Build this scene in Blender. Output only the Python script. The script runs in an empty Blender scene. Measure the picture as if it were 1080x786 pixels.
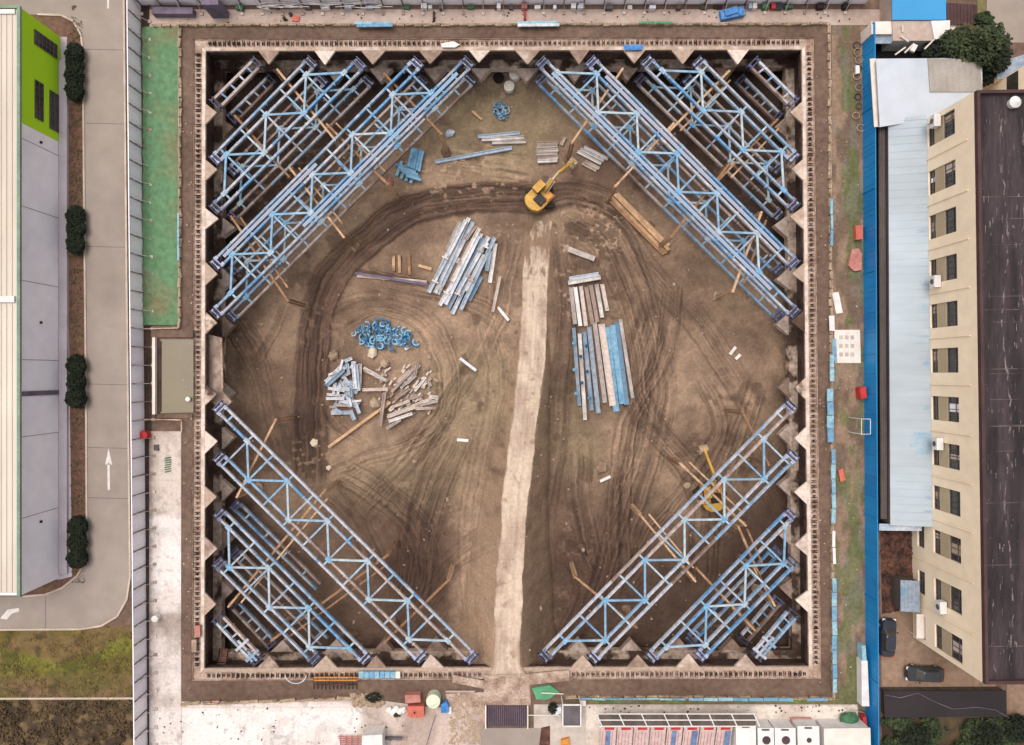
import bpy, math, random
import numpy as np
from mathutils import Vector, Matrix

# ------------------------------------------------------------------ camera, sky, sun, exposure
H = 85.0          # height of the drone above the ground, metres
F = 731.0         # focal length in photo pixels (photo 1080 wide)
sc = bpy.context.scene
cam_d = bpy.data.cameras.new("camera")
cam_d.sensor_width = 36.0
cam_d.lens = F / 1080.0 * 36.0
cam_d.clip_start = 0.5
cam_d.clip_end = 3000
cam = bpy.data.objects.new("camera", cam_d)
sc.collection.objects.link(cam)
cam.location = (0, 0, H)
cam.rotation_euler = (0, 0, 0)
sc.camera = cam

SUN_EL, SUN_AZ = math.radians(70), math.radians(-40)
world = bpy.data.worlds.new("World")
sc.world = world
world.use_nodes = True
wn, wl = world.node_tree.nodes, world.node_tree.links
wn.clear()
sky = wn.new('ShaderNodeTexSky'); sky.sky_type = 'NISHITA'; sky.sun_disc = False
sky.sun_elevation = SUN_EL; sky.sun_rotation = SUN_AZ
sky.dust_density = 4.0; sky.air_density = 1.0; sky.ozone_density = 1.0
hs = wn.new('ShaderNodeHueSaturation'); hs.inputs['Saturation'].default_value = 0.22
tint = wn.new('ShaderNodeMix'); tint.data_type = 'RGBA'; tint.blend_type = 'MULTIPLY'
tint.inputs['Factor'].default_value = 1.0
tint.inputs['B'].default_value = (1.0, 0.965, 0.93, 1)
bg = wn.new('ShaderNodeBackground'); bg.inputs['Strength'].default_value = 0.15
wo = wn.new('ShaderNodeOutputWorld')
wl.new(sky.outputs[0], hs.inputs['Color']); wl.new(hs.outputs[0], tint.inputs['A'])
wl.new(tint.outputs['Result'], bg.inputs[0]); wl.new(bg.outputs[0], wo.inputs[0])

sun_d = bpy.data.lights.new("sun", 'SUN')
sun_d.energy = 1.1; sun_d.angle = math.radians(45); sun_d.color = (1.0, 0.94, 0.87)
sun = bpy.data.objects.new("sun", sun_d)
sc.collection.objects.link(sun)
sun.rotation_euler = (math.radians(90) - SUN_EL, 0, math.radians(180) - SUN_AZ)
sc.view_settings.view_transform = 'Standard'
sc.view_settings.look = 'None'
sc.view_settings.gamma = 1
sc.view_settings.exposure = 0.62
sc.cycles.max_bounces = 5

rnd = random.Random(7)
U = rnd.uniform

def W(px, py, z=0.0):
    "photo pixel + true height -> world point"
    k = (H - z) / F
    return Vector(((px - 540) * k, (393 - py) * k, z))

# ------------------------------------------------------------------ materials
MATS = {}
def srgb(r, g, b):
    f = lambda c: ((c / 255 + .055) / 1.055) ** 2.4 if c > 10 else c / 255 / 12.92
    return (f(r), f(g), f(b))

def mat(name, c1, c2=None, scale=.5, lo=.35, hi=.65, rough=.85, metal=0., fine=.2, fscale=6, rand=0., bump=0., stretch=(1, 1, 1), spec=.3, bscale=None):
    m = bpy.data.materials.new(name); m.use_nodes = True
    nt = m.node_tree; n, l = nt.nodes, nt.links; n.clear()
    out = n.new('ShaderNodeOutputMaterial'); b = n.new('ShaderNodeBsdfPrincipled')
    l.new(b.outputs[0], out.inputs[0])
    b.inputs['Roughness'].default_value = rough; b.inputs['Metallic'].default_value = metal
    b.inputs['Specular IOR Level'].default_value = spec
    geo = n.new('ShaderNodeNewGeometry')
    mp = n.new('ShaderNodeMapping'); mp.inputs['Scale'].default_value = stretch
    l.new(geo.outputs['Position'], mp.inputs['Vector'])
    c2 = c2 or tuple(x * .75 for x in c1)
    n1 = n.new('ShaderNodeTexNoise'); n1.inputs['Scale'].default_value = scale; n1.inputs['Detail'].default_value = 6
    l.new(mp.outputs[0], n1.inputs['Vector'])
    src = n1.outputs[0]
    if rand:
        oi = n.new('ShaderNodeObjectInfo')
        ma = n.new('ShaderNodeMath'); ma.operation = 'MULTIPLY_ADD'; ma.inputs[1].default_value = rand; 
        l.new(oi.outputs['Random'], ma.inputs[0]); l.new(src, ma.inputs[2])
        sb = n.new('ShaderNodeMath'); sb.operation = 'SUBTRACT'; sb.inputs[1].default_value = rand * .5
        l.new(ma.outputs[0], sb.inputs[0]); src = sb.outputs[0]
    mr = n.new('ShaderNodeMapRange'); mr.inputs['From Min'].default_value = lo; mr.inputs['From Max'].default_value = hi
    l.new(src, mr.inputs['Value'])
    mx = n.new('ShaderNodeMix'); mx.data_type = 'RGBA'
    mx.inputs['A'].default_value = (*c1, 1); mx.inputs['B'].default_value = (*c2, 1)
    l.new(mr.outputs[0], mx.inputs['Factor'])
    n2 = n.new('ShaderNodeTexNoise'); n2.inputs['Scale'].default_value = fscale; n2.inputs['Detail'].default_value = 4
    l.new(mp.outputs[0], n2.inputs['Vector'])
    m2 = n.new('ShaderNodeMapRange'); m2.inputs['From Min'].default_value = .3; m2.inputs['From Max'].default_value = .7
    m2.inputs['To Min'].default_value = 1 - fine; m2.inputs['To Max'].default_value = 1 + fine
    l.new(n2.outputs[0], m2.inputs['Value'])
    mul = n.new('ShaderNodeMix'); mul.data_type = 'RGBA'; mul.blend_type = 'MULTIPLY'; mul.inputs['Factor'].default_value = 1
    l.new(mx.outputs['Result'], mul.inputs['A']); l.new(m2.outputs[0], mul.inputs['B'])
    l.new(mul.outputs['Result'], b.inputs['Base Color'])
    if bump:
        bp = n.new('ShaderNodeBump'); bp.inputs['Strength'].default_value = bump; bp.inputs['Distance'].default_value = .2
        l.new(n2.outputs[0], bp.inputs['Height']); l.new(bp.outputs[0], b.inputs['Normal'])
    MATS[name] = m
    return m

def vmat(name, rough=.9, fine=.18, fscale=3.0, bump=.3):
    "material that takes its soil / slab colour from the mesh's own colour attribute"
    m = bpy.data.materials.new(name); m.use_nodes = True
    n, l = m.node_tree.nodes, m.node_tree.links; n.clear()
    out = n.new('ShaderNodeOutputMaterial'); b = n.new('ShaderNodeBsdfPrincipled'); l.new(b.outputs[0], out.inputs[0])
    b.inputs['Roughness'].default_value = rough; b.inputs['Specular IOR Level'].default_value = .3
    at = n.new('ShaderNodeAttribute'); at.attribute_name = 'Col'
    geo = n.new('ShaderNodeNewGeometry')
    n2 = n.new('ShaderNodeTexNoise'); n2.inputs['Scale'].default_value = fscale; n2.inputs['Detail'].default_value = 6
    l.new(geo.outputs['Position'], n2.inputs['Vector'])
    m2 = n.new('ShaderNodeMapRange'); m2.inputs['From Min'].default_value = .3; m2.inputs['From Max'].default_value = .7
    m2.inputs['To Min'].default_value = 1 - fine; m2.inputs['To Max'].default_value = 1 + fine
    l.new(n2.outputs[0], m2.inputs['Value'])
    mul = n.new('ShaderNodeMix'); mul.data_type = 'RGBA'; mul.blend_type = 'MULTIPLY'; mul.inputs['Factor'].default_value = 1
    l.new(at.outputs['Color'], mul.inputs['A']); l.new(m2.outputs[0], mul.inputs['B'])
    l.new(mul.outputs['Result'], b.inputs['Base Color'])
    if bump:
        bp = n.new('ShaderNodeBump'); bp.inputs['Strength'].default_value = bump; bp.inputs['Distance'].default_value = .15
        l.new(n2.outputs[0], bp.inputs['Height']); l.new(bp.outputs[0], b.inputs['Normal'])
    MATS[name] = m
    return m

G = 1.45   # photo brightness -> surface colour
def P_(r, g, b, k=1.0):
    return tuple(min(.85, c * k / G) for c in srgb(r, g, b))

mat('soil', P_(122, 99, 85), P_(100, 78, 66), .16, fine=.26, fscale=1.5, bump=.4)
mat('soil_verge', P_(140, 115, 95), P_(105, 112, 72), .09, .42, .6, fine=.3, fscale=1.2, bump=.4)
mat('mud_dark', P_(82, 62, 52), P_(60, 44, 38), .3, fine=.3, fscale=2, bump=.4)
mat('asphalt', P_(170, 156, 146), P_(152, 138, 129), .07, fine=.08, fscale=.5)
mat('pavement', P_(205, 184, 172), P_(178, 156, 144), .12, fine=.12, fscale=1.5)
mat('concrete', P_(205, 192, 182), P_(180, 165, 155), .15, fine=.14, fscale=1.4)
mat('white_concrete', P_(252, 244, 240), P_(236, 224, 218), .1, .45, .75, fine=.04, fscale=1)
mat('cap_concrete', P_(200, 176, 160), P_(150, 122, 106), .7, fine=.3, fscale=4)
mat('corbel_concrete', P_(226, 208, 196), P_(184, 160, 142), .5, .4, .66, fine=.18, fscale=2.5, rand=.7)
mat('muddy_concrete', P_(206, 182, 164), P_(88, 68, 58), .4, .44, .54, fine=.35, fscale=2)
mat('low_corbel', P_(206, 184, 172), P_(150, 126, 112), .6, fine=.25, fscale=2, rand=.6)
mat('wall_mud', P_(104, 82, 72), P_(58, 44, 39), .4, fine=.35, fscale=3, stretch=(1, 1, .4))
mat('rust_steel', P_(92, 68, 58), P_(48, 36, 34), 1.4, rough=.8, fine=.3, fscale=6, rand=.8)
mat('rail_steel', P_(216, 190, 172), P_(170, 130, 110), 1.2, fine=.2)
mat('strut_blue', P_(102, 148, 190), P_(168, 172, 182), .24, .43, .56, rough=.7, fine=.3, fscale=1.8, rand=.22)
mat('strut_pale', P_(186, 186, 194), P_(132, 158, 184), .22, .46, .64, rough=.7, fine=.3, fscale=1.8, rand=.3)
mat('strut_rust', P_(182, 166, 160), P_(136, 112, 104), .3, .42, .62, rough=.75, fine=.3, fscale=1.8, rand=.3)
mat('brace_blue', P_(178, 194, 204), P_(130, 168, 198), .3, rough=.6, fine=.25, fscale=2, rand=.6)
mat('gusset_cyan', P_(116, 168, 204), P_(168, 184, 196), .4, rough=.55, fine=.3, fscale=3, rand=.7)
mat('jack_paint', P_(92, 98, 134), P_(64, 62, 80), 1.6, rough=.6, fine=.4, fscale=4, rand=.5)
mat('jack_pale', P_(170, 176, 204), P_(100, 104, 130), 1.6, rough=.5, fine=.3, fscale=4, rand=.5)
mat('plank', P_(170, 172, 190), P_(146, 176, 208), .3, fine=.15, rand=.4)
mat('ochre_steel', P_(206, 170, 136), P_(150, 112, 84), .6, fine=.25, fscale=3, rand=.6)
mat('timber', P_(206, 168, 132), P_(158, 120, 90), .6, fine=.25, fscale=2, rand=.7)
mat('steel_grey', P_(226, 218, 214), P_(178, 166, 160), .4, rough=.6, fine=.2, fscale=2, rand=.8)
mat('steel_blue', P_(112, 144, 170), P_(156, 166, 180), .35, rough=.6, fine=.22, fscale=2, rand=.7)
mat('steel_lilac', P_(222, 222, 228), P_(166, 182, 200), .35, rough=.6, fine=.2, fscale=2, rand=.7)
mat('steel_brown', P_(216, 198, 188), P_(168, 146, 134), .35, rough=.7, fine=.2, fscale=2, rand=.7)
mat('bright_blue', P_(104, 158, 194), P_(134, 178, 204), .5, rough=.6, fine=.22, fscale=2, rand=.6)
mat('clamp_blue', P_(36, 104, 150), P_(130, 186, 216), 1.2, .42, .62, rough=.5, fine=.3, rand=1.3)
mat('dark', (.02, .018, .018), (.03, .025, .025), rough=.7)
mat('rubber', (.03, .028, .027), rough=.8)
mat('glass_dark', (.03, .028, .025), (.05, .045, .035), .8, rough=.25, spec=.5)
mat('yellow', P_(226, 180, 84), P_(196, 146, 64), .8, rough=.55, fine=.2)
mat('orange', P_(226, 150, 60), P_(200, 120, 45), 1, rough=.5)
mat('red', P_(206, 60, 60), P_(180, 48, 48), 1, rough=.6)
mat('coral', P_(214, 116, 98), P_(196, 100, 84), 1, rough=.6)
mat('pinkbox', P_(202, 140, 130), P_(180, 116, 106), 1)
mat('white', P_(242, 238, 236), P_(226, 220, 216), .8, rough=.6, fine=.04)
mat('cream_white', P_(240, 230, 220), P_(228, 216, 206), 1, rough=.6, fine=.05)
mat('grey_panel', (.80, .76, .80), (.72, .68, .73), .25, rough=.6, fine=.05, rand=.3)
mat('grey_dark', P_(110, 102, 106), P_(90, 82, 84), .6)
mat('purple_grey', P_(130, 116, 134), P_(104, 92, 110), .6)
mat('fence_blue', P_(28, 146, 214), P_(20, 130, 200), .15, rough=.45, fine=.06, rand=.2)
mat('banner_blue', P_(150, 190, 204), P_(112, 158, 190), .6, rough=.6, fine=.25, fscale=3, rand=.7)
mat('barrier', P_(196, 172, 146), P_(140, 122, 98), .9, fine=.3, fscale=5)
mat('net_green', P_(100, 138, 100), P_(126, 124, 90), .16, .5, .68, rough=.8, fine=.22, fscale=1.6, bump=.5)
mat('net_bright', P_(96, 168, 126), P_(80, 140, 100), .6, fine=.2)
mat('grass', P_(96, 100, 44), P_(112, 84, 56), .09, .42, .6, fine=.35, fscale=1.3, bump=.5)
mat('grass_lime', P_(124, 138, 52), P_(104, 112, 42), .2, fine=.25, fscale=1.4, bump=.5)
mat('grass_side', P_(108, 122, 66), P_(124, 108, 76), .22, .4, .6, fine=.28, fscale=1.4, bump=.4)
mat('scrub', P_(84, 70, 48), P_(58, 44, 34), .12, fine=.35, fscale=1.2, bump=.5)
mat('bed_soil', P_(116, 84, 70), P_(104, 92, 58), .1, .5, .66, fine=.3, fscale=1.6, bump=.4)
mat('leaf_dark', (.013, .019, .008), (.008, .012, .006), .8, fine=.35, fscale=3)
mat('leaf_mid', (.042, .056, .022), (.022, .032, .014), .5, fine=.35, fscale=3)
mat('weed_olive', P_(124, 112, 58), P_(112, 90, 58), .3, fine=.3, fscale=2)
mat('weed_brown', P_(104, 84, 58), P_(70, 56, 38), .25, fine=.35, fscale=1.5)
mat('leaf_autumn', (.13, .085, .045), (.075, .07, .03), .6, fine=.3, fscale=3)
mat('bark', (.09, .065, .045), rough=.9)
mat('roof_cream', P_(226, 214, 200), P_(208, 194, 178), .08, fine=.06, fscale=.6, stretch=(1, .25, 1))
mat('roof_trim', P_(140, 160, 140), P_(120, 140, 122), .4)
mat('wall_lilac', (.72, .69, .73), (.67, .64, .68), .1, fine=.05, fscale=.6)
mat('wall_green', (.36, .60, .014), (.32, .54, .01), .1, fine=.03)
mat('kerb', P_(212, 194, 180), P_(188, 168, 152), .4, fine=.12)
mat('plinth', P_(204, 194, 202), P_(188, 178, 184), .3, fine=.06)
mat('paint_white', P_(232, 226, 222), P_(214, 204, 198), 1.5, fine=.1)
mat('wall_cream', (.80, .66, .49), (.74, .60, .44), .12, fine=.05, fscale=.8)
mat('wall_cream_dull', P_(196, 176, 146), P_(186, 164, 134), .3, fine=.05)
mat('roof_black', P_(68, 56, 59), P_(42, 34, 37), .35, .38, .62, fine=.3, fscale=2.2, rough=.8, stretch=(2.4, .3, 1))
mat('roof_scuff', P_(130, 116, 116), P_(76, 64, 67), .8, .38, .6, fine=.35, fscale=5)
mat('parapet_brown', P_(88, 62, 62), P_(70, 50, 50), .4)
mat('roof_pale', P_(192, 204, 214), P_(178, 188, 196), .12, fine=.05, fscale=.8, stretch=(.3, 1.2, 1))
mat('roof_white', P_(204, 210, 220), P_(190, 197, 208), .12, fine=.05, fscale=.6)
mat('roof_blue_stain', P_(150, 182, 204), P_(180, 196, 208), .5, fine=.1)
mat('roof_corr', P_(176, 168, 160), P_(158, 150, 142), .3, fine=.1)
mat('roof_blue', P_(66, 156, 214), P_(60, 146, 204), .1, rough=.5, fine=.03)
mat('shed_grey', P_(104, 92, 84), P_(84, 72, 66), .4, stretch=(3, .2, 1), fine=.15)
mat('yard', P_(160, 132, 112), P_(132, 108, 90), .14, fine=.2, fscale=1.5)
mat('rubble_red', P_(112, 74, 60), P_(52, 38, 34), .7, fine=.4, fscale=2.5, bump=.5)
mat('black_roof', P_(54, 46, 48), P_(44, 38, 40), .2, fine=.1)
mat('car_black', (.02, .021, .024), (.026, .027, .03), rough=.25, spec=.6, fine=.02)
mat('car_blue', (.016, .018, .03), (.02, .022, .035), rough=.25, spec=.6, fine=.02)
mat('water', P_(132, 118, 92), P_(118, 106, 84), .12, rough=.35, fine=.05, spec=.4)
mat('stone', P_(220, 204, 180), P_(180, 156, 132), 1.5, fine=.15, rand=.8)
mat('clod', P_(170, 146, 124), P_(120, 96, 78), .7, fine=.25, rand=.6)
mat('tarp_blue', P_(92, 152, 212), P_(60, 120, 190), .8, rough=.5, fine=.25, fscale=3, bump=.5)
mat('tank', P_(226, 232, 206), P_(206, 212, 184), 1, rough=.5)
mat('grate', P_(86, 66, 70), P_(72, 56, 62), .5)
mat('alley', P_(34, 28, 30), P_(24, 20, 22), .3)
mat('cloth_green', P_(84, 128, 96), P_(62, 104, 76), .9, bump=.5)
mat('poster', P_(226, 200, 196), P_(206, 176, 172), 2, fine=.05)
mat('poster_blue', P_(96, 100, 150), P_(120, 150, 184), .8)
mat('soot', P_(110, 100, 106), P_(182, 172, 184), .9, .4, .6)
vmat('pit_soil'); vmat('ramp_slab', fine=.12)

# ------------------------------------------------------------------ mesh helpers
COL = sc.collection
class M:
    def __init__(s): s.v = []; s.f = []
    def add(s, vs, fs):
        b = len(s.v); s.v += [tuple(v) for v in vs]; s.f += [tuple(i + b for i in f) for f in fs]; return s
    def prism(s, poly, z0, z1):
        n = len(poly); pz = lambda p, z: (p[0], p[1], z)
        a = sum(poly[i][0] * poly[(i + 1) % n][1] - poly[(i + 1) % n][0] * poly[i][1] for i in range(n))
        if a < 0: poly = poly[::-1]
        vs = [pz(p, z0) for p in poly] + [pz(p, z1) for p in poly]
        fs = [tuple(range(n - 1, -1, -1)), tuple(range(n, 2 * n))] + [(i, (i + 1) % n, n + (i + 1) % n, n + i) for i in range(n)]
        return s.add(vs, fs)
    def sheet(s, poly, z):
        n = len(poly)
        a = sum(poly[i][0] * poly[(i + 1) % n][1] - poly[(i + 1) % n][0] * poly[i][1] for i in range(n))
        if a < 0: poly = poly[::-1]
        return s.add([(p[0], p[1], z) for p in poly], [tuple(range(n))])
    def box(s, c, d, rz=0.0, rx=0., ry=0.):
        R = Matrix.Rotation(rz, 3, 'Z') @ Matrix.Rotation(ry, 3, 'Y') @ Matrix.Rotation(rx, 3, 'X')
        vs = []
        for i in range(8):
            p = Vector(((1 if i & 1 else -1) * d[0] / 2, (1 if i & 2 else -1) * d[1] / 2, (1 if i & 4 else -1) * d[2] / 2))
            vs.append(R @ p + Vector(c))
        return s.add(vs, [(0, 2, 3, 1), (4, 5, 7, 6), (0, 1, 5, 4), (1, 3, 7, 5), (3, 2, 6, 7), (2, 0, 4, 6)])
    def section(s, p, q, prof):
        p, q = Vector(p), Vector(q); d = (q - p).normalized()
        up = Vector((0, 0, 1)) if abs(d.z) < .95 else Vector((0, 1, 0))
        x = d.cross(up).normalized(); y = x.cross(d)
        n = len(prof); vs = [p + x * a + y * b for a, b in prof] + [q + x * a + y * b for a, b in prof]
        return s.add(vs, [tuple(range(n)), tuple(range(2 * n - 1, n - 1, -1))] + [(i, n + i, n + (i + 1) % n, (i + 1) % n) for i in range(n)])
    def beam(s, p, q, w, h):
        return s.section(p, q, [(-w / 2, -h / 2), (w / 2, -h / 2), (w / 2, h / 2), (-w / 2, h / 2)])
    def ibeam(s, p, q, w, h, t=.05):
        a, b = w / 2, h / 2; c = t / 2
        return s.section(p, q, [(-a, -b), (a, -b), (a, -b + t), (c, -b + t), (c, b - t), (a, b - t), (a, b), (-a, b), (-a, b - t), (-c, b - t), (-c, -b + t), (-a, -b + t)])
    def cyl(s, p, q, r, n=10, r2=None):
        p, q = Vector(p), Vector(q); r2 = r if r2 is None else r2; d = (q - p).normalized()
        up = Vector((0, 0, 1)) if abs(d.z) < .95 else Vector((0, 1, 0))
        x = d.cross(up).normalized(); y = x.cross(d)
        cs = [(math.cos(6.28318 * i / n), math.sin(6.28318 * i / n)) for i in range(n)]
        vs = [p + (x * a + y * b) * r for a, b in cs] + [q + (x * a + y * b) * r2 for a, b in cs]
        return s.add(vs, [tuple(range(n)), tuple(range(2 * n - 1, n - 1, -1))] + [(i, n + i, n + (i + 1) % n, (i + 1) % n) for i in range(n)])
    def tube(s, pts, r, n=6):
        for a, b in zip(pts[:-1], pts[1:]): s.cyl(a, b, r, n)
        return s
    def rock(s, c, r, flat=.6):
        g = (1 + 5 ** .5) / 2
        vs = [(-1, g, 0), (1, g, 0), (-1, -g, 0), (1, -g, 0), (0, -1, g), (0, 1, g), (0, -1, -g), (0, 1, -g), (g, 0, -1), (g, 0, 1), (-g, 0, -1), (-g, 0, 1)]
        a = U(0, 6.28); ca, sa = math.cos(a), math.sin(a); sx = U(.7, 1.3)
        o = []
        for x, y, z in vs:
            k = r / 1.9 * U(.75, 1.2); x, y, z = x * k * sx, y * k, z * k * flat
            o.append((c[0] + x * ca - y * sa, c[1] + x * sa + y * ca, c[2] + z))
        return s.add(o, [(0, 11, 5), (0, 5, 1), (0, 1, 7), (0, 7, 10), (0, 10, 11), (1, 5, 9), (5, 11, 4), (11, 10, 2), (10, 7, 6), (7, 1, 8), (3, 9, 4), (3, 4, 2), (3, 2, 6), (3, 6, 8), (3, 8, 9), (4, 9, 5), (2, 4, 11), (6, 2, 10), (8, 6, 7), (9, 8, 1)])
    def leaves(s, c, r, n, size, inner=.3):
        for i in range(n):
            while 1:
                p = Vector((U(-1, 1), U(-1, 1), U(-1, 1)))
                if inner < p.length < 1: break
            q = Vector((c[0] + p.x * r[0], c[1] + p.y * r[1], c[2] + p.z * r[2]))
            R = Matrix.Rotation(U(0, 6.28), 3, 'Z') @ Matrix.Rotation(U(-1, 1), 3, 'X')
            k = size * U(.6, 1.3)
            s.add([q + R @ Vector(v) for v in ((-k, -k * .5, 0), (k * .2, -k * .6, .1 * k), (k, k * .3, 0), (-k * .2, k * .7, -.1 * k))], [(0, 1, 2, 3)])
        return s
    def build(s, name, m, parent=None, smooth=False):
        if parent is not None: o0 = parent.location.copy() if parent.parent is None else Vector(parent['_o'])
        else: o0 = None
        if o0 is None:
            a = np.array(s.v); o0 = Vector((float(a[:, 0].mean()), float(a[:, 1].mean()), float(a[:, 2].min())))
            base = o0
        me = bpy.data.meshes.new(name)
        me.from_pydata([(x - o0.x, y - o0.y, z - o0.z) for x, y, z in s.v], [], s.f)
        me.materials.append(MATS[m]); 
        if smooth: me.polygons.foreach_set('use_smooth', [True] * len(me.polygons))
        o = bpy.data.objects.new(name, me); COL.objects.link(o)
        if parent is not None:
            o.parent = parent
            o['_o'] = tuple(o0)
        else: o.location = o0
        return o

def thing(name, label, cat, loc, group=None):
    o = bpy.data.objects.new(name, None); COL.objects.link(o); o.location = loc; o.empty_display_size = .5
    o['label'] = label; o['category'] = cat
    if group: o['group'] = group
    return o
def tag(o, label, cat, group=None):
    o['label'] = label; o['category'] = cat
    if group: o['group'] = group
    return o
def struct(o): o['kind'] = 'structure'; return o
def clean():
    for o in bpy.data.objects:
        if '_o' in o: del o['_o']
def pts(lst, z=0.): return [tuple(W(x, y, z)) for x, y in lst]
def sheet(name, lst, m, z):
    return struct(M().sheet([p[:2] for p in pts(lst, z)], z).build(name, m))
def Zm(off, lst, k=3.93): return [(off[0] + a / k, off[1] + b / k) for a, b in lst]

# ------------------------------------------------------------------ noise for the sculpted ground
rs = np.random.RandomState(11)
LAT = rs.rand(256, 256)
def vnoise(x, y):
    xi = np.floor(x).astype(int); yi = np.floor(y).astype(int); fx = x - xi; fy = y - yi
    fx = fx * fx * (3 - 2 * fx); fy = fy * fy * (3 - 2 * fy)
    g = lambda i, j: LAT[(yi + j) % 256, (xi + i) % 256]
    return (g(0, 0) * (1 - fx) + g(1, 0) * fx) * (1 - fy) + (g(0, 1) * (1 - fx) + g(1, 1) * fx) * fy
def fbm(x, y, o=5, gain=.5):
    s = 0; a = 1; t = 0
    for i in range(o):
        s = s + a * vnoise(x * 2 ** i + 17.3 * i, y * 2 ** i + 5.1 * i); t += a; a *= gain
    return s / t
def sstep(a, b, x):
    t = np.clip((x - a) / (b - a), 0, 1); return t * t * (3 - 2 * t)

# ------------------------------------------------------------------ the pit floor (one sculpted sheet) and the ramp
ZF = -8.5
RAMP_Y0, RAMP_Y1 = -36.2, 9.0
def ramp_z(Y): return -0.12 + (ZF + .12) * np.clip((Y - RAMP_Y0) / (RAMP_Y1 - RAMP_Y0), 0, 1)
RPX = [(232, 566, 583), (255, 553, 580.5), (290, 551, 579), (340, 549, 577), (390, 545.5, 575), (440, 540, 567.5), (490, 533.5, 562), (530, 529, 558), (560, 528, 554.5), (600, 523.5, 552), (640, 521.5, 551), (680, 521, 549.5), (700, 520.5, 550), (713, 515, 556), (722, 513, 557), (743, 512, 557)]
RW = []
for py, xl, xr in RPX:
    z = -4.0
    for _ in range(12):
        Y = (393 - py) * (H - z) / F; z = float(ramp_z(np.array(Y)))
    k = (H - z) / F
    RW.append((Y, (xl - 540) * k, (xr - 540) * k))
RW.sort()
rY = np.array([r[0] for r in RW]); rL = np.array([r[1] for r in RW]); rR = np.array([r[2] for r in RW])

gx = np.arange(226, 857, 1.0); gy = np.arange(64, 700, 1.0)
PX, PY = np.meshgrid(gx, gy)
kF = (H - ZF) / F
X = (PX - 540) * kF; Y = (393 - PY) * kF
base = fbm(PX / 60, PY / 60, 6)
fine = fbm(PX / 9, PY / 9, 4)
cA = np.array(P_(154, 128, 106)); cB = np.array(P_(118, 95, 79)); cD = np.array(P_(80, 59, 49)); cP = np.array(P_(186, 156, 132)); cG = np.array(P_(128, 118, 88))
t = sstep(.35, .65, base)[..., None]
col = cA * (1 - t) + cB * t
hgt = (base - .5) * .9 + (fine - .5) * .22
def blob(cx, cy, rx, ry, soft=.5, nz=.6):
    d = np.sqrt(((PX - cx) / rx) ** 2 + ((PY - cy) / ry) ** 2) + (base - .5) * nz * 2
    return 1 - sstep(1 - soft, 1 + soft, d)
def mixc(c, amt):
    global col
    a = np.clip(amt, 0, 1)[..., None]; col = col * (1 - a) + np.array(c) * a
# wet dark mud plus painted-in shade in the four corners under the struts
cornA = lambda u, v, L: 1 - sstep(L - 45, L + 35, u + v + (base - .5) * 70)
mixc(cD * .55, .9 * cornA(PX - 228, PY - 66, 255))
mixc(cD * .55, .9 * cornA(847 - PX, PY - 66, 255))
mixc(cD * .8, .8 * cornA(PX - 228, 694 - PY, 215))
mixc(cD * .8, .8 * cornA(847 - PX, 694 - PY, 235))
for b in [(455, 560, 45, 60, .7), (400, 560, 70, 50, .5), (640, 610, 80, 70, .75), (610, 640, 50, 80, .6), (440, 640, 60, 50, .7), (290, 470, 70, 40, .5), (600, 480, 30, 110, .35), (600, 175, 50, 30, .5), (640, 290, 60, 50, .35), (290, 350, 40, 60, .25)]:
    mixc(cD, b[4] * blob(*b[:4]))
for b in [(505, 640, 22, 80, .7), (505, 560, 25, 60, .45), (430, 420, 60, 70, .3), (380, 480, 60, 30, .4), (700, 400, 40, 60, .35), (500, 300, 60, 60, .35), (770, 400, 40, 40, .3), (560, 150, 60, 40, .25), (300, 300, 30, 60, .25), (480, 180, 80, 20, .35), (440, 500, 60, 40, .25), (840, 520, 9, 150, .65), (240, 400, 10, 60, .5)]:
    mixc(cP, b[4] * blob(*b[:4]))
mixc(cG, .5 * blob(520, 130, 70, 40)); mixc(cG, .35 * blob(500, 420, 60, 40)); mixc(cG, .3 * blob(600, 440, 30, 60)); mixc(cG, .3 * blob(440, 500, 70, 40))

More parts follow.
